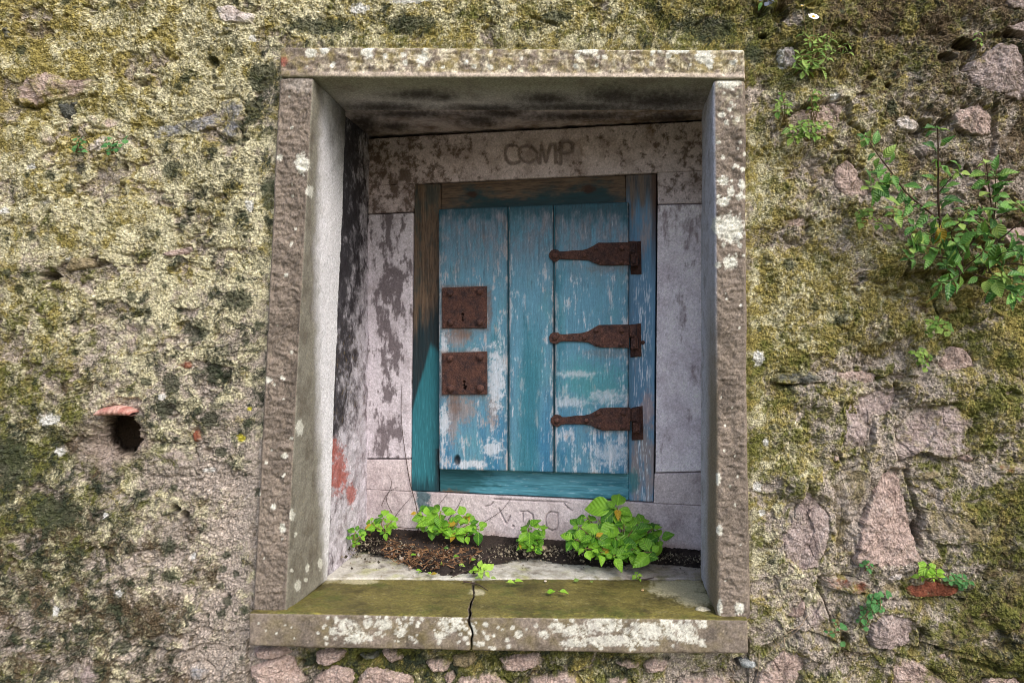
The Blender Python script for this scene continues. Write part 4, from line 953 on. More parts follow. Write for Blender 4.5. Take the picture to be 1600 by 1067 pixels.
def dome(name, c, r, hgt, parent, k=0):
    """a rivet head"""
    V, Qd = [], []
    m, ly = 12, [(1, -.3), (1, .25), (.82, .66), (.5, .92), (.18, 1.0)]
    r *= random.uniform(.92, 1.08)
    for (rr, hh) in ly:
        for j in range(m):
            t = 2 * math.pi * j / m
            q = 1 + .06 * math.sin(3 * t + k)
            V.append(c + DX * (math.cos(t) * r * rr * q) + np.array([0, 0, 1]) * (math.sin(t) * r * rr * q) + BN * (hgt * hh))
    for i in range(len(ly) - 1):
        for j in range(m):
            Qd.append([i * m + j, i * m + (j + 1) % m, (i + 1) * m + (j + 1) % m, (i + 1) * m + j])
    V = np.array(V); me = mesh(name, V, Qd, rust_col(V, 4) * 1.25)
    import bmesh
    bm = bmesh.new(); bm.from_mesh(me); bm.verts.ensure_lookup_table()
    bm.faces.new([bm.verts[(len(ly) - 1) * m + j] for j in range(m)]).smooth = True
    bm.to_mesh(me); bm.free()
    return obj(name, me, M['rust'], parent)
# lock plates
for (x0, y0, x1, y1, keys) in ((690.5, 448, 760, 512.5, [(722.5,491.5,2.2),(722,496.5,1.2),(722.5,500.5,1.7)]), (690.5, 550, 760.5, 616, [(725,597,2.0),(725,602,1.6),(725.5,607,2.4),(728,604,1.1)])):
    def kd(P, nl, p, L, keys=keys):
        px, py = proj(P); fr = np.clip(-nl[:, 2], 0, 1)
        d = .0009 * fbm(P, .012, 4, .7, 280) * fr
        m = 0
        for (kx, ky, r) in keys: m = np.maximum(m, 1 - ss(r * .8, r * 1.25, np.hypot(px - kx, py - ky)))
        return d - .014 * m * fr
    pl = hexblock('lock_plate', quadB((x0, y0 + 1.5), (x1, y0 - 1), (x1 + .3, y1), (x0 + .3, y1 + .3), LOFF + .0055, .012), M['rust'], door, res=(.0016, .0016, .004), r=.0012, disp=kd,
                  colf=lambda P, nl, p, L: rust_col(P, 6))
    for (rx, ry) in ((.19, .15), (.86, .11), (.21, .86), (.86, .86)):
        dome('rivet', B(x0 + (x1 - x0) * rx, y0 + (y1 - y0) * ry, LOFF + .0055), .0112, .013, pl)
# strap hinges
def extrude(name, poly, off, thick, parent, green=0., bev=.0015, k=0):
    import bmesh
    pts = [B(x + random.gauss(0, .35), y + random.gauss(0, .35), off) for x, y in poly]
    bm = bmesh.new()
    f = bm.faces.new([bm.verts.new(p) for p in pts])
    if f.normal.dot(Vector(BN)) == 0: bm.normal_update()
    bm.normal_update()
    if f.normal.dot(Vector(BN)) < 0: bmesh.ops.reverse_faces(bm, faces=[f])
    r = bmesh.ops.extrude_face_region(bm, geom=[f])
    bmesh.ops.translate(bm, verts=[v for v in r['geom'] if isinstance(v, bmesh.types.BMVert)], vec=Vector(BN) * thick)
    if f.is_valid: bmesh.ops.delete(bm, geom=[f], context='FACES_ONLY')
    tops = [fc for fc in bm.faces if fc.normal.dot(Vector(BN)) > .9] or list(bm.faces)
    bm.normal_update()
    bmesh.ops.bevel(bm, geom=[e_ for e_ in bm.edges if any(fc.normal.dot(Vector(BN)) > .9 for fc in e_.link_faces) and len(e_.link_faces) == 2], offset=bev, segments=2, affect='EDGES')
    bmesh.ops.triangulate(bm, faces=[fc for fc in bm.faces if len(fc.verts) > 4])
    for _ in range(6):
        long = [e_ for e_ in bm.edges if e_.calc_length() > .006]
        if not long or len(bm.verts) > 5000: break
        bmesh.ops.subdivide_edges(bm, edges=long, cuts=1, use_grid_fill=False)
        bmesh.ops.triangulate(bm, faces=[fc for fc in bm.faces if len(fc.verts) > 4])
    me = bpy.data.meshes.new(name)
    bm.to_mesh(me); bm.free()
    P = np.empty(len(me.vertices) * 3, np.float32); me.vertices.foreach_get("co", P); P = P.reshape(-1, 3)
    c = rust_col(P, 8 + k, green) * (.8, 1.15, .95)[k % 3]
    P = P + BN.astype(np.float32) * (.0011 * fbm(P, .012, 3, .7, 285 + k))[:, None]
    me.vertices.foreach_set("co", P.ravel())
    at = me.attributes.new("Col", 'FLOAT_COLOR', 'POINT'); c4 = np.ones((len(P), 4), np.float32); c4[:, :3] = c; at.data.foreach_set("color", c4.ravel())
    me.update()
    return obj(name, me, M['rust'], parent)
for hi, (cx, cy, green, sh) in enumerate(((867.5, 399.5, 0., 0), (867.5, 528.0, .6, 1.2), (870.5, 657.0, .9, 2))):
    arc = [(cx + 9.2 * math.cos(t), cy + 9.4 * math.sin(t)) for t in np.linspace(math.radians(40), math.radians(320), 14)]
    up = [(cx + 14, cy - 6), (cx + 28, cy - 7.5), (cx + 42, cy - 8), (cx + 52, cy - 10.5), (cx + 60, cy - 15.5), (cx + 68, cy - 20), (cx + 80, cy - 20), (cx + 116.5 - sh, cy - 21)]
    dn = [(cx + 116.5 - sh, cy + 15), (cx + 72, cy + 15.5), (cx + 62, cy + 12), (cx + 52, cy + 7.5), (cx + 42, cy + 6.5), (cx + 14, cy + 5.5)]
    poly = arc + up + dn            # image y grows downwards: left end, along the top, back along the bottom
    hinge = extrude('hinge', poly, LOFF + .0005, .0062, door, green, k=hi)
    for (dx, dy, r) in ((0, 0, .0068), (46, 0, .0058), (64, -12, .006), (66, 9, .006), (104, -12, .0062), (103, 10, .006)):
        dome('rivet', B(cx + dx, cy + dy, LOFF + .0067), r * 1.15, .009, hinge, dx)
    x0 = cx + 117
    extrude('plate', [(x0, cy - 20), (x0 + 17, cy - 23), (x0 + 17.5, cy + 29), (x0 + .5, cy + 30)], -.0065, .006, hinge, green * .5, k=hi + 3)
    kn = [(x0 - 1, cy - 20), (x0 + 11, cy - 21), (x0 + 11, cy - 1), (x0 - 1, cy - 1)]
    extrude('knuckle', kn, .0, .029, hinge, green * .5, .004, k=hi + 6)
    extrude('knuckle', [(x0 + 3, cy + .5), (x0 + 13.5, cy - .5), (x0 + 13.5, cy + 16), (x0 + 3, cy + 17)], -.001, .036, hinge, 0, .005, k=hi + 9)
    extrude('bolt', [(x0 + 8, cy - 3), (x0 + 8 + 3, cy - 3), (x0 + 11, cy + 3), (x0 + 8, cy + 3)], .02, .02, hinge, 0, .001, k=hi + 12)
    if hi == 1: dome('nail', B(x0 + 20, cy + 7, -.006), .006, .008, hinge)

# ------------------------------------------------------------------ soil and litter on the ledge
print("soil")
def ledge_z(x, y):                     # height of the pale ledge
    t = np.clip((y - .24) / (.56 - .24), 0, 1)
    return (CH - 383 * (YB + .012 + DIST) / F) * (1 - t) + .668 * t
def soil():
    nx, ny = 330, 120
    u, v = np.meshgrid(np.linspace(0, 1, nx + 1), np.linspace(0, 1, ny + 1), indexing='ij')
    xl, xr = -.70, .38
    x = xl + (xr - xl) * u
    yb = BY0 - BSL * x + .03
    y = .246 + (yb - .246) * v
    P = np.stack([x.ravel(), y.ravel()], 1)
    n = fbm(P, .09, 4, .6, 300); g = fbm(P, .01, 3, .7, 301)
    bd = yb.ravel() - .03 - P[:, 1]                       # distance from the back wall
    # where the soil reaches forward: photo pixel of the soil's front edge
    px = PX + P[:, 0] * F / (P[:, 1] + DIST)
    reach = np.interp(px, [500, 560, 620, 660, 740, 770, 830, 900, 960, 1000, 1040, 1100], [.09, .11, .14, .25, .25, .13, .075, .11, .10, .05, .065, .08])
    th = .022 * ss(1.0, .1, (bd / reach) + .16 * n) - .004 * ss(.75, 1.15, bd / reach + .16 * n) * 1.5 + .003 * g * ss(1.1, .7, bd / reach + .16 * n)
    zz = ledge_z(P[:, 0], P[:, 1]) + th
    V = np.stack([P[:, 0], P[:, 1], zz], 1)
    c = mix(rep(S(60, 53, 50), len(V)), rep(S(34, 30, 29), len(V)), ss(-.5, .8, n + .5 * g))
    c = mix(c, rep(S(186, 172, 152), len(V)), .85 * ss(1.05, 1.5, fbm(P, .007, 2, .8, 302)))
    c = mix(c, rep(S(120, 90, 66), len(V)), .6 * ss(.6, 1.3, fbm(P, .018, 3, .7, 303)) * ss(760, 680, px))
    Qd = gridq(nx, ny)
    keep = (zz > ledge_z(P[:, 0], P[:, 1]) - .0045)[Qd].any(1)
    return V, Qd[keep], c
V, Qd, c = soil()
obj('soil', mesh('soil', V, Qd, c), M['soil'], None, kind='stuff', label="dark gritty soil heaped along the back of the ledge", category="soil")
def soil_z(px_, py_):                  # place on the soil/ledge seen at a pixel
    y = .3
    for _ in range(12):
        x = (px_ - PX) * (y + DIST) / F
        zt = ledge_z(x, y) + (.012 if py_ < 880 else .002)
        y = float(np.clip((CH - zt) * F / (py_ - PY) - DIST, .2, .56))
    return y
def bits(n, box, size, seed, colr):
    r = np.random.default_rng(seed); V, Qd = [], []
    for _ in range(n):
        px_ = r.uniform(box[0], box[2]); py_ = r.uniform(box[1], box[3])
        if ((px_ - (box[0] + box[2]) / 2) / (box[2] - box[0]) * 2) ** 2 + ((py_ - (box[1] + box[3]) / 2) / (box[3] - box[1]) * 2) ** 2 > 1: continue
        y = soil_z(px_, py_); c0 = W(px_, py_, y)
        t = r.uniform(0, math.pi); L = r.uniform(*size); w = r.uniform(.0008, .0022)
        d = np.array([math.cos(t), math.sin(t) * .8, r.uniform(-.1, .45)]); nrm = np.array([-math.sin(t), math.cos(t), .0]); up = np.array([0, 0, 1])
        k = len(V); bend = r.normal(0, .15) * L
        for s in (-.5, 0, .5):
            cc = c0 + d * L * s + nrm * bend * (s * s * 4) + up * .004
            for (a_, b_) in ((-w, 0), (0, w), (w, 0), (0, -w * .6)): V.append(cc + nrm * a_ + up * b_)
        for q in (0, 4):
            for j in range(4): Qd.append([k + q + j, k + q + (j + 1) % 4, k + q + 4 + (j + 1) % 4, k + q + 4 + j])
    V = np.array(V); g = fbm(V, .02, 2, .7, seed)
    cc = mix(rep(colr[0], len(V)), rep(colr[1], len(V)), ss(-.6, .8, g))
    return V, np.array(Qd), cc
def grit(n, seed):
    r = np.random.default_rng(seed); V, Qd, C = [], [], []
    for _ in range(n):
        px_ = r.uniform(520, 1095); bk = 836 + (px_ - 580) * .05
        py_ = bk + 4 + abs(r.normal(0, .45)) * np.interp(px_, [520, 600, 660, 740, 800, 860, 960, 1100], [34, 40, 55, 50, 28, 22, 26, 16])
        if py_ > 902: continue
        c0 = W(px_, py_, soil_z(px_, py_)) + [0, 0, .003]; q = abs(r.normal(0, .0016)) + .0009; k = len(V)
        for d in ((1,0,0),(0,1,0),(-1,0,0),(0,-1,0)): V.append(c0 + np.array(d) * q * r.uniform(.6, 1.3, 3) + [0, 0, r.normal(0, q * .3)])
        V.append(c0 + [0, 0, q]); V.append(c0 - [0, 0, q])
        for j in range(4): Qd += [[k + j, k + (j + 1) % 4, k + 4], [k + (j + 1) % 4, k + j, k + 5]]
        C += [S(196, 184, 162) * r.uniform(.08, .8) ** 1.5] * 6
    return np.array(V), np.array(Qd), np.array(C)
V, Qd, c = grit(2400, 44)
obj('grit', mesh('grit', V, Qd, c, False), M['soil'], None, kind='stuff', label="pale grit and crumbs scattered over the dark soil", category="grit")
V, Qd, c = bits(520, (596, 828, 752, 890), (.006, .034), 41, (S(74, 54, 42), S(160, 124, 92)))
obj('plant_litter', mesh('plant_litter', V, Qd, c), M['soil'], None, kind='stuff', label="tangle of brown dead stalks and leaf litter on the soil", category="litter")
def pebble(px_, py_, r_px, colr, label, mat='stone', y=None, group=None, name='pebble'):
    y = soil_z(px_, py_) if y is None else y
    s = (y + DIST) / F; r = r_px * s
    n1, n2 = 9, 12; V = []
    seed = random.random() * 9
    for i in range(n1 + 1):
        a_ = math.pi * i / n1
        for j in range(n2):
            b_ = 2 * math.pi * j / n2
            V.append([math.sin(a_) * math.cos(b_), .8 * math.sin(a_) * math.sin(b_), .62 * math.cos(a_)])
    V = np.array(V); V *= (1 + .22 * fbm(V + seed, .9, 3, .6, 5))[:, None]
    P = V * r + W(px_, py_, y) + [0, 0, .2 * r]
    Qd = [[i * n2 + j, (i + 1) * n2 + j, (i + 1) * n2 + (j + 1) % n2, i * n2 + (j + 1) % n2] for i in range(n1) for j in range(n2)]
    o = obj(name, mesh(name, P, Qd, mix(rep(colr, len(P)), rep(colr * .7, len(P)), ss(-.5, .8, fbm(P, .006, 3, .7, 7)))), M[mat])
    o["label"] = label; o["category"] = "pebble"
    if group: o["group"] = group
pebble(848, 858, 7, S(176, 160, 140), "flat tan pebble on the soil beside the small leafy seedling")
for (a_, b_, r_) in ((612,856,3.2),(614,866,3.0),(627,873,4.0),(641,887,2.8),(625,880,2.0)):
    pebble(a_, b_, r_, S(172, 160, 150), "small pale pebble in the dark soil near the leaf litter", group="pale pebbles in the soil")
pebble(1004, 922, 2.6, S(190, 160, 120), "tiny orange-tan pebble lying on the mossy sill", y=.14)
pebble(852, 908, 2.4, S(206, 196, 184), "tiny white pebble at the back of the mossy sill", y=.21)

# ------------------------------------------------------------------ plants
print("plants")
def leaf_mesh(name, n=7, wid=.62, peak=.42, fold=.25, curl=.35, wave=.0, pet=.16):
    """unit leaf along +Y, upper side +Z; ovate with a pointed tip, folded along its rib"""
    V, Qd = [], []
    ts = np.linspace(0, 1, n + 1)
    for t in ts:
        q = t ** (math.log(.5) / math.log(peak))
        w = .5 * wid * max(.012, math.sin(math.pi * q) ** .85 * (1 - .25 * t ** 3)) if 0 < t < 1 else .5 * wid * .03
        y = pet + (1 - pet) * t
        zc = -curl * .5 * t * t
        for s in (-1, -.5, 0, .5, 1):
            V.append((s * w, y, zc + abs(s) * w * fold * (1 + 0) + wave * math.sin(9 * t + 3 * s) * .03 * abs(s) - .02 * (s == 0)))
    Qd = [list(q) for q in gridq(n, 4)]
    k = len(V)                                     # leaf stalk
    V += [(-.018, 0, 0), (.018, 0, 0), (-.012, pet + .02, -.012), (.012, pet + .02, -.012)]
    Qd.append([k, k + 1, k + 3, k + 2])
    Qd = [q[::-1] for q in Qd[:-1]] + [Qd[-1]]
    return mesh(name, V, Qd)
def leafset(name, mat, **kw):
    out = []
    for (f_, c_, w_) in ((.25, .3, 1.), (.4, .55, .94), (.12, .12, 1.06), (.3, .8, .9)):
        me = leaf_mesh(name, fold=f_, curl=c_, wave=random.uniform(0, 1.5), **{**kw, 'wid': kw.get('wid', .62) * w_}); me.materials.append(M[mat]); out.append(me)
    return out
LS = {'fresh': leafset('leaf', 'leaf', wid=.66), 'pale': leafset('leaf', 'leaf_pale', wid=.6), 'shrub': leafset('leaf', 'leaf_shrub', wid=.46, peak=.45),
      'wall': leafset('leaf', 'leaf_wall', wid=.6), 'daisy': leafset('leaf', 'leaf_wall', wid=.3, peak=.6), 'round': leafset('leaf', 'leaf_wall', wid=.95, peak=.5), 'dull': leafset('leaf', 'leaf_dull', wid=.9, peak=.5),
      'yellow': leafset('leaf', 'leaf_yellow', wid=.6), 'dry': leafset('leaf', 'leaf_dry', wid=.5), 'slate': leafset('leaf', 'leaf_slate', wid=.5, peak=.6)}
def v3(a_): return Vector([float(q) for q in a_])
def place_leaf(kind, base, d, nrm, size, parent=None, name='leaf'):
    d = v3(d).normalized(); nrm = v3(nrm)
    zax = (nrm - d * nrm.dot(d))
    if zax.length < 1e-4: zax = Vector((0, -1, .2))
    zax.normalize(); xax = d.cross(zax).normalized()
    m = Matrix((xax, d, zax)).transposed().to_4x4()
    m = Matrix.Translation(v3(base)) @ m @ Matrix.Diagonal((size, size, size, 1))
    if kind == 'fresh' and random.random() < .025: kind = 'yellow'
    o = bpy.data.objects.new(name, random.choice(LS[kind])); col.objects.link(o)
    if parent is not None:
        o.parent = parent; o.matrix_parent_inverse = Matrix.Translation(-parent.location)
    o.matrix_basis = m
    return o
def tube(name, pts, r0, r1, mat, parent=None, sides=6, steps=5):
    pts = [np.asarray(p, float) for p in pts]
    P = []                                          # Catmull-Rom through the points
    for i in range(len(pts) - 1):
        p0, p1, p2, p3 = pts[max(i - 1, 0)], pts[i], pts[i + 1], pts[min(i + 2, len(pts) - 1)]
        for k in range(steps):
            t = k / steps
            P.append(.5 * (2 * p1 + (p2 - p0) * t + (2 * p0 - 5 * p1 + 4 * p2 - p3) * t * t + (3 * p1 - p0 - 3 * p2 + p3) * t ** 3))
    P.append(pts[-1]); P = np.array(P)
    T = np.gradient(P, axis=0); T /= np.maximum(np.linalg.norm(T, axis=1), 1e-9)[:, None]
    ref = np.array([.3, -.2, .1]) if abs(T[:, 1]).mean() > .8 else np.array([.05, 1, .08])
    A = np.cross(T, ref); A /= np.maximum(np.linalg.norm(A, axis=1), 1e-9)[:, None]; Bn = np.cross(T, A)
    V = []
    for i in range(len(P)):
        r = r0 + (r1 - r0) * i / (len(P) - 1)
        for j in range(sides):
            th = 2 * math.pi * j / sides
            V.append(P[i] + r * (math.cos(th) * A[i] + math.sin(th) * Bn[i]))
    Qd = [[i * sides + j, i * sides + (j + 1) % sides, (i + 1) * sides + (j + 1) % sides, (i + 1) * sides + j] for i in range(len(P) - 1) for j in range(sides)]
    return obj(name, mesh(name, V, Qd), M[mat], parent), P
def rosette(kind, c, axis, size, n, parent, spread=.9, droop=.25, jitter=.3, stalk=0.):
    axis = np.asarray(axis, float) + np.array([random.gauss(0, .18), random.gauss(0, .1), random.gauss(0, .18)])
    axis /= np.linalg.norm(axis)
    e1 = np.cross(axis, [0, 0, 1]); e1 /= max(np.linalg.norm(e1), 1e-6); e2 = np.cross(axis, e1)
    a0 = random.uniform(0, 6.28)
    for k in range(n):
        t = a0 + k * 2.4 + random.gauss(0, .2)
        rad = math.cos(t) * e1 + math.sin(t) * e2
        f = 1 - .55 * (k / max(1, n - 1)) ** 1.5
        d = rad * spread + axis * (.75 * (1 - f) - droop * f + random.gauss(0, jitter * .4))
        place_leaf(kind, c - axis * size * .12 * f, d, axis + rad * random.gauss(0, .25) + np.array([random.gauss(0, .15)] * 3), size * f * random.uniform(.7, 1.2), parent)
FACE = np.array([.0, -.72, .62])
def leafy_plant(name, label, cat, base, heads, kind='fresh', stem_mat='stem', group=None, r=.0022, axis=FACE, yspread=.05, n=6, midleaf=True):
    """base (px, py, y); heads: (px, py, leaf length in px, number of leaves[, y])"""
    b = W(*base)
    t = thing(name, b, label, cat, group)
    for hd in heads:
        hd = (hd[0], hd[1], hd[2] * 1.14) + tuple(hd[3:])
        y = hd[4] if len(hd) > 4 else base[2] + random.uniform(-yspread, yspread * .35)
        c = W(hd[0], hd[1], y); s = (y + DIST) / F
        mid = b * .5 + c * .5 + np.array([random.gauss(0, .006), -.012 * (np.linalg.norm(c - b) > .03), .006])
        o, P = tube('stem', [b + [random.gauss(0, .003), 0, -.004], mid, c], r, r * .5, stem_mat, t, 5, 4)
        rosette(kind, c, axis, hd[2] * s, hd[3], t)
        if midleaf and np.linalg.norm(c - b) > .05:
            for q in (.45, .7):
                p = P[int(q * (len(P) - 1))]
                for sg in (-1, 1):
                    if random.random() < .75:
                        d = np.array([sg * random.uniform(.5, 1), random.uniform(-.7, -.1), random.uniform(-.35, .3)])
                        place_leaf(kind, p, d, axis + np.array([0, 0, random.gauss(0, .2)]), hd[2] * s * random.uniform(.6, 1.0), t)
    return t
G_L = "leafy green weeds growing on the ledge"
leafy_plant('leafy_weed', "largest bright green leafy weed, bushy and many-stemmed, in front of the door's lower hinge side", "plant", (966, 868, .345),
  [(964,792,40,7,.34),(905,822,25,6,.33),(897,842,24,5,.31),(930,838,25,6,.28),(914,856,27,5,.27),(958,868,25,5,.25),(990,858,26,5,.27),(1008,848,30,6,.29),(1030,842,25,5,.31),(1004,816,26,6,.35),
   (988,828,32,4,.31),(936,812,36,4,.34),(975,818,34,4,.32),(962,840,34,4,.29),(1018,862,34,3,.26),(938,862,22,4,.26),(1020,826,22,4,.33),(918,808,18,4,.36)], group=G_L, r=.0028)
leafy_plant('leafy_weed', "small single-stemmed green weed below the carved letters with a tan pebble at its foot", "plant", (831, 858, .40),
  [(826,824,24,5,.38),(842,826,21,5,.38),(822,838,20,3,.37),(846,840,17,4,.37),(812,846,12,4,.37),(833,858,14,2,.34)], group=G_L)
leafy_plant('leafy_weed', "spreading row-like green weed rooted in leaf litter under the teal door post", "plant", (700, 838, .43),
  [(652,800,19,4,.45),(667,806,22,5,.44),(688,798,28,6,.43),(684,816,18,5,.42),(703,818,21,5,.42),(726,806,20,5,.44),(733,818,19,5,.42),(748,826,22,5,.41),(712,832,15,5,.40),(675,824,14,4,.42),(730,834,12,4,.40),(660,818,13,4,.44)], group=G_L)
leafy_plant('leafy_weed', "compact green weed in the corner between sooty side wall and stone frame", "plant", (600, 832, .46),
  [(580,814,15,5,.47),(600,808,17,5,.47),(612,814,14,5,.46),(608,824,13,5,.45),(586,823,13,4,.45),(602,830,11,4,.44)], group=G_L)
leafy_plant('leafy_weed', "little low green weed against the foot of the reddish plastered side wall", "plant", (557, 852, .39),
  [(556,830,14,5,.385),(563,838,15,4,.38),(549,842,14,4,.38),(556,848,12,4,.37)], group=G_L)
leafy_plant('seedling', "yellow-green star-shaped seedling at the edge of the ledge above the sill crack", "plant", (751, 899, .245),
  [(748,888,18,5,.235),(758,891,15,4,.235),(741,892,14,3,.235)], 'pale', r=.0014)
leafy_plant('seedling', "tiny pale seedling on the ledge below the largest leafy weed", "plant", (996, 905, .235), [(995,897,9,5,.225),(999,902,7,3,.225)], 'pale', r=.0012)
def fallen(px_, py_, y, size_px, kind, label, ang=None, group=None):
    s = (y + DIST) / F; t = random.uniform(0, 6.28) if ang is None else ang
    o = place_leaf(kind, W(px_, py_, y) + [0, 0, .004], [math.cos(t), math.sin(t) * .6, .12], [random.gauss(0, .3), -.35, 1], size_px * s, None, 'fallen_leaf')
    o["label"] = label; o["category"] = "leaf"
    if group: o["group"] = group
fallen(640, 938, .10, 22, 'fresh', "curled green leaf lying alone on the mossy sill left slab", .1)
for q in ((629, 937), (852, 928), (872, 926), (790, 912), (802, 911)):
    fallen(*q, .10 if q[1] > 920 else .17, 16, 'pale', "small yellow-green fallen leaf on the mossy sill", random.uniform(-.3, .5), "fallen green leaves on the sill")
for q in ((648,893),(656,898),(668,896),(652,868),(664,862),(692,858),(706,872),(688,884),(716,884),(735,878),(880,920),(895,910),(925,909),(765,905),(740,905)):
    y = soil_z(*q) if q[1] < 900 else .2
    fallen(*q, y, 11, ("fresh" if q[1] < 875 else "pale" if q[1] < 900 else "wall"), "small bright green leaf scrap lying on the leaf litter" if q[1] < 875 else "small yellow-green leaf scrap on the soil's front edge" if q[1] < 900 else "small dull green leaf scrap at the back edge of the mossy sill", None, "leaf scraps on the ledge")
for q in ((642,812),(662,838),(668,842),(628,838),(660,846),(575,835)):
    fallen(*q, soil_z(q[0], max(q[1], 832)), 13, 'dry', "dry brown leaf lying in the litter among the weeds", None, "dry brown leaves in the litter")
fallen(672, 899, .24, 11, 'yellow', "single orange-yellow leaf scrap at the soil's front edge", .2)
def twig(pts, r, label, mat='twig', group=None, cat="twig", name='dry_twig', r1=.4):
    o, _ = tube(name, pts, r, r * r1, mat, None, 5, 6)
    o["label"] = label; o["category"] = cat
    if group: o["group"] = group
Bf = lambda x, y, o=.006: B(x, y, o)
twig([W(655,832,.45), Bf(650,790,.02), Bf(641,755), Bf(632,700), Bf(627,650), Bf(628,600)], .0016, "thin dead stem climbing the stone joint beside the teal door post")
for k, pts in enumerate(([(600,835),(622,800),(648,770)],[(650,830),(676,800),(700,770)],[(735,828),(780,800),(800,776)],[(596,790),(606,770),(622,760)],[(612,800),(604,780),(612,755),(606,740)],[(700,812),(716,790),(722,776)])):
    twig([Bf(a_, b_, .02 if q == 0 else .006) for q, (a_, b_) in enumerate(pts)], .0011, "wiry dead stalk leaning on the pale stone below the door", group="dead stalks against the stone")
for pts in ([(596,826),(612,838),(640,844)],[(560,846),(585,849),(612,848)],[(745,880),(772,868),(790,850)],[(606,824),(640,828),(672,826)],[(705,905),(735,893),(772,890)]):
    twig([W(a_, b_, soil_z(a_, max(b_, 832)) - .01) + [0, 0, .006] for a_, b_ in pts], .0014, "dry twig lying across the soil on the ledge", 'twig', "twigs on the soil")
twig([W(655,921,.15), W(680,922,.15), W(702,922.5,.15)], .0009, "thin straight reddish stalk lying on the mossy sill")
twig([W(724,908,.2), W(745,912,.19), W(762,922,.12)], .0022, "dark twig bridging the crack at the back of the sill")
twig([W(1001,906,.232), W(1012,904,.232), W(1022,902,.232)], .003, "short dark twig beside the tiny pale seedling")
# small plants in the wall
G_W = "small plants rooted in the rubble wall"
def wp(label, base, heads, kind, n=6, y0=-.012, **kw):
    return leafy_plant('wall_plant', label, "plant", (base[0], base[1], y0), [(a_, b_, s_, k_, y0 - random.uniform(.01, .05)) for (a_, b_, s_, k_) in heads], kind, group=G_W, r=.0013, **kw)
wp("bushy little wall plant growing below the daisy over an angular pink stone", (1262, 218), [(1238,200,14,5),(1252,195,14,5),(1262,188,13,6),(1276,196,14,5),(1290,196,13,5),(1240,212,15,5),(1258,206,15,6),(1272,210,13,5),(1248,214,13,4),(1284,212,12,4),(1270,200,14,4)], 'wall')
wp("slim upright sprig with tiny leaves beside the angular pink stone's top", (1273, 188), [(1272,158,10,5),(1276,142,10,5),(1268,150,9,4),(1274,170,8,3)], 'wall')
wp("loose sprig of small leaves hanging left of the angular pink stone".replace("left of", "next to"), (1226, 188), [(1218,158,11,5),(1222,148,10,4),(1214,172,12,4),(1230,160,9,4),(1234,172,10,4)], 'wall')
t = wp("daisy clump with narrow leaves and one open white flower high in the wall", (1270, 105), [(1256,106,24,7),(1284,104,22,7),(1268,92,24,7),(1276,76,22,6),(1262,74,20,6),(1252,86,20,6),(1290,66,20,6),(1278,56,18,5),(1292,88,18,5),(1245,94,18,5),(1266,60,16,5),(1298,48,14,5),(1256,52,12,5)], 'daisy', midleaf=True)
def flower(px_, py_, r, parent, y=-.06, open_=True):
    c = W(px_, py_, y); s = (y + DIST) / F
    tube('stem', [W(1270, 100, -.02), W((1270 + px_) / 2, (100 + py_) / 2 + 6, y + .01), c], .0011, .0008, 'stem', parent, 5, 5)
    ax = np.array([.1, -.8, .6]); ax /= np.linalg.norm(ax); e1 = np.cross(ax, [0, 0, 1]); e1 /= np.linalg.norm(e1); e2 = np.cross(ax, e1)
    V, Qd = [], []; k = 18 if open_ else 8
    for j in range(k):
        t_ = 2 * math.pi * j / k; d = math.cos(t_) * e1 + math.sin(t_) * e2; w = np.cross(ax, d); R = r * s * (1 if open_ else .5) * random.uniform(.88, 1.08); b = len(V)
        for q, ww in ((.2, .1), (.6, .17), (.95, .13), (1.02, .03)):
            for sg in (-1, 1): V.append(c + d * R * q + w * sg * R * ww + ax * (.12 * R * q * (1 if open_ else 4) + .02 * R * (j % 2)))
        for q in range(3): Qd.append([b + 2 * q, b + 2 * q + 1, b + 2 * q + 3, b + 2 * q + 2])
    obj('petals', mesh('petals', V, Qd), M['petal'], parent)
    V, Qd = [], []; m = 10
    for q, hh in ((.34, 0), (.34, .06), (.22, .17), (.06, .21)):
        for j in range(m):
            t_ = 2 * math.pi * j / m; V.append(c + (math.cos(t_) * e1 + math.sin(t_) * e2) * r * s * q + ax * (hh + .04) * r * s)
    Qd = [[i * m + j, i * m + (j + 1) % m, (i + 1) * m + (j + 1) % m, (i + 1) * m + j] for i in range(3) for j in range(m)]
    obj('flower_centre', mesh('flower_centre', V, Qd), M['yolk'], parent)
flower(1271, 27, 8.5, t); flower(1253, 10, 5, t, open_=False); flower(1314, 1, 4, t, open_=False)
wp("yellowing sprig on the daisy clump's outer side".replace("on", "just beyond"), (1312, 82), [(1318,72,13,5),(1326,68,10,5),(1306,80,12,4),(1324,80,11,4),(1300,60,8,4)], 'daisy')
wp("round-leaved pennywort tuft beside a pale stone under the shrub's lowest twig", (1465, 520), [(1455,505,12,6),(1466,510,12,6),(1476,506,12,5),(1482,516,11,5),(1452,518,10,4),(1468,500,10,4)], 'round')
wp("compact round-leaved pennywort cushion above the joint beside a pink stone", (1440, 560), [(1430,550,9,6),(1442,548,9,6),(1452,556,9,5),(1434,562,9,5),(1446,566,9,5),(1438,555,9,6),(1448,572,8,3)], 'round')
wp("trailing pale creeper with little lobed leaves under the shrub's drooping twigs", (1350, 340), [(1343,332,11,5),(1356,330,11,5),(1348,346,11,5),(1372,350,9,4),(1384,354,8,5)], 'round')
wp("bright lime-leaved sprig standing on the red brick course", (1452, 905), [(1452,884,17,5),(1462,892,15,4),(1442,890,15,3),(1440,900,12,3),(1458,902,11,4)], 'pale')
wp("dark blue-green creeping plant at the end of the red brick", (1498, 912), [(1484,906,9,5),(1494,902,9,5),(1505,902,10,5),(1514,908,9,5),(1488,898,7,3),(1506,914,8,4),(1496,910,9,4)], 'dull')
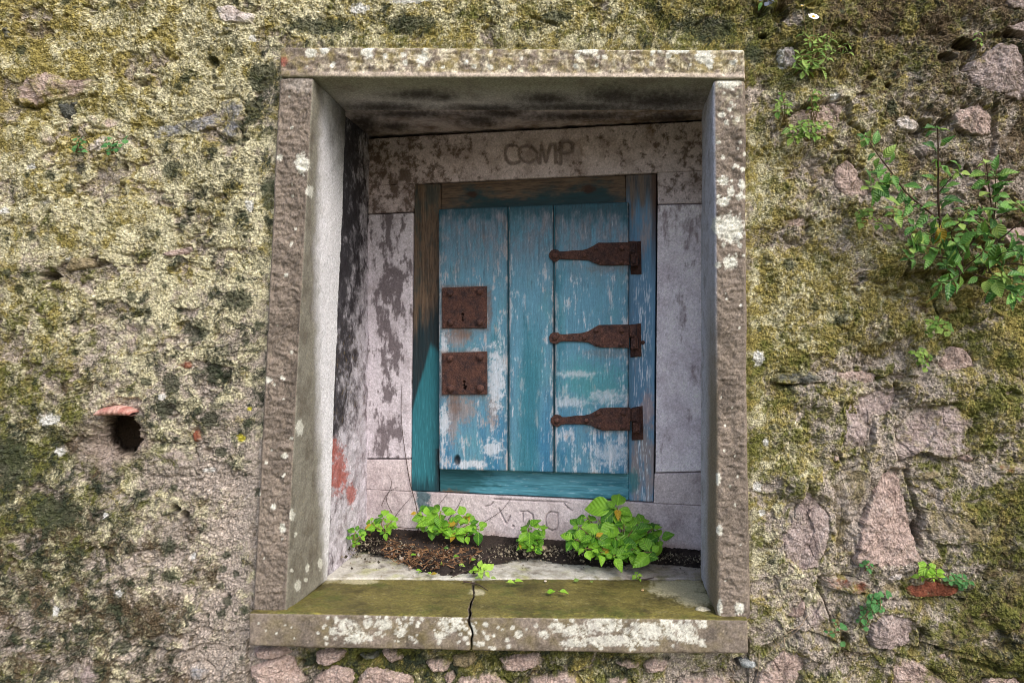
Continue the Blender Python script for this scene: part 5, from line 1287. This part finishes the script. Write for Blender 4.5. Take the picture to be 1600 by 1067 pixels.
wp("ivy-leaved trailing plant hanging from the brick course over the grey boulder", (1372, 928), [(1362,938,13,4),(1384,930,13,3),(1370,944,10,5),(1350,952,11,5),(1362,956,10,4),(1348,964,10,4),(1376,950,9,4),(1354,976,10,3),(1344,968,8,3),(1366,930,8,3)], 'dull')
wp("three-leaved little creeper in a dark gap of the lower wall", (1308, 985), [(1312,982,13,2),(1294,990,13,2),(1312,1000,12,1),(1306,972,7,2)], 'dull', midleaf=False)
wp("tiny dark tuft at the foot of the big pink stone", (1354, 888), [(1350,880,9,3),(1358,880,9,3),(1356,888,8,3),(1362,890,6,2)], 'dull')
wp("tiny green tuft with round leaves below a pale lichened stone", (178, 238), [(168,218,9,3),(182,230,12,3),(196,216,10,3),(172,236,11,3),(190,224,8,3)], 'dull')
wp("faint dark green sprig on the mossy wall beside the round-leaved tuft", (122, 236), [(118,214,9,3),(128,216,8,3),(116,230,9,3),(124,236,9,3),(130,224,7,2)], 'dull')
wp("small grassy sprig in the dark hollow above the grey-pink stone", (1530, 74), [(1528,60,9,4),(1532,66,9,4),(1530,50,8,3)], 'wall')
t = leafy_plant('wall_plant', "slate-purple leaved plant hanging in at the wall's upper edge", "plant", (1196, -8, -.02), [(1204,0,20,3,-.05),(1198,-4,18,3,-.04)], 'slate', group=G_W, midleaf=False)
place_leaf('shrub', W(1192, 2, -.05), [-.5, -.1, -.8], FACE, .022, t)
# the shrub
shrub = thing('wall_shrub', W(1500, 425, 0), "woody shrub with glossy dark green leaves sprouting from the rubble wall", "shrub")
BR = [([(1500,428),(1474,372),(1467,330),(1466,285),(1466,240),(1465,200)], .0035), ([(1470,345),(1440,322),(1415,300),(1395,272),(1374,245),(1352,212)], .0026),
 ([(1535,430),(1552,385),(1552,345),(1546,300),(1541,255)], .0032), ([(1552,350),(1556,310),(1555,272)], .002), ([(1505,405),(1478,392),(1450,384),(1424,384)], .002),
 ([(1505,408),(1470,402),(1440,398),(1422,404)], .002), ([(1515,420),(1545,418),(1580,412),(1606,415)], .0024), ([(1545,385),(1570,368),(1592,350),(1612,344)], .0022),
 ([(1500,400),(1520,378),(1540,362)], .0018), ([(1520,428),(1550,436),(1568,432)], .0016), ([(1505,415),(1500,396),(1494,380)], .0016), ([(1510,415),(1530,400),(1538,390)], .0016),
 ([(1500,420),(1486,418),(1478,412)], .0016), ([(1552,345),(1576,330),(1590,318)], .0014), ([(1540,425),(1572,432),(1602,440)], .0016), ([(1440,322),(1420,318),(1398,332)], .0014), ([(1468,300),(1485,280),(1500,268)], .0014),
 ([(1530,425),(1552,410),(1566,396),(1590,392)], .0018), ([(1515,415),(1490,436),(1470,440)], .0014), ([(1545,420),(1566,450),(1590,462)], .0014), ([(1500,395),(1486,366),(1500,345)], .0016),
 ([(1552,360),(1530,340),(1512,330)], .0014), ([(1560,400),(1580,384),(1604,378)], .0016), ([(1475,375),(1450,366),(1430,352)], .0014), ([(1395,272),(1382,282),(1360,290)], .0012)]
for bi, (pts, r) in enumerate(BR):
    n = len(pts)
    ys = np.linspace(-.012 if bi in (0, 2) else -.05, -.10 - .03 * random.random(), n)
    P3 = [W(a_, b_, y) for (a_, b_), y in zip(pts, ys)]
    o, P = tube('branch', P3, r, r * .4, 'stem_wood', shrub, 6, 5)
    L = np.linalg.norm(np.diff(P, axis=0), axis=1).sum()
    step = max(1, int(len(P) * .0165 / L))
    for k in range(2, len(P), step):
        tdir = P[k] - P[k - 1]; tdir /= np.linalg.norm(tdir)
        for sg in random.choice(((-1,), (1,), (-1, 1))):
            if random.random() < .95:
                side = np.cross(tdir, [0, -1, 0]); side /= max(np.linalg.norm(side), 1e-6)
                d = sg * side * random.uniform(.6, 1.1) + tdir * random.uniform(-.3, .8) + np.array([random.gauss(0, .3), random.uniform(-.8, .1), random.gauss(-.1, .35)])
                place_leaf('shrub' if random.random() < .8 else 'wall', P[k], d, [random.gauss(0, .5), -.6, random.gauss(.6, .35)], random.choice((.018, .026, .033, .04, .048)) * random.uniform(.85, 1.1), shrub)
    rosette('wall' if random.random() < .35 else 'shrub', P[-1], FACE, .028, 4, shrub, droop=.0)
place_leaf('yellow', W(1470,352,-.08), [-.25,-.2,-1], [.2,-1,.2], .042, shrub); place_leaf('yellow', W(1464,352,-.09), [.45,-.2,-.9], [.2,-1,.1], .045, shrub)
twig([W(1526,428,-.04), W(1508,448,-.045), W(1478,464,-.03)], .0012, "pale bare twig poking down below the woody shrub", 'straw')
for k, pts in enumerate(([(1262,960),(1245,985),(1222,1002),(1200,1020)],[(1255,975),(1228,990),(1212,1004)],[(1225,995),(1226,1015),(1222,1035)],[(1186,1020),(1185,1045),(1180,1068)])):
    twig([W(a_, b_, -.03 - .01 * (q % 2)) for q, (a_, b_) in enumerate(pts)], .0011, "pale dry rootlet hanging from the rubble below the surround's corner", 'straw', "dry rootlets in the wall", "root", 'rootlet')
# flake of lichened mortar in the corner of the sill
pebble(1098, 958, 13, S(206, 200, 176), "lichen-covered lump of mortar in the corner where jamb meets sill", y=.02, name='mortar_lump')

# ------------------------------------------------------------------ the ground in front of the wall
me = mesh('ground', [(-60, -60, 0), (60, -60, 0), (60, .9, 0), (-60, .9, 0)], [[0, 1, 2, 3]])
obj('ground', me, M['ground'], None, kind='structure', label="trodden earth and grass at the foot of the wall", category="ground")
print("objects", len(bpy.data.objects))
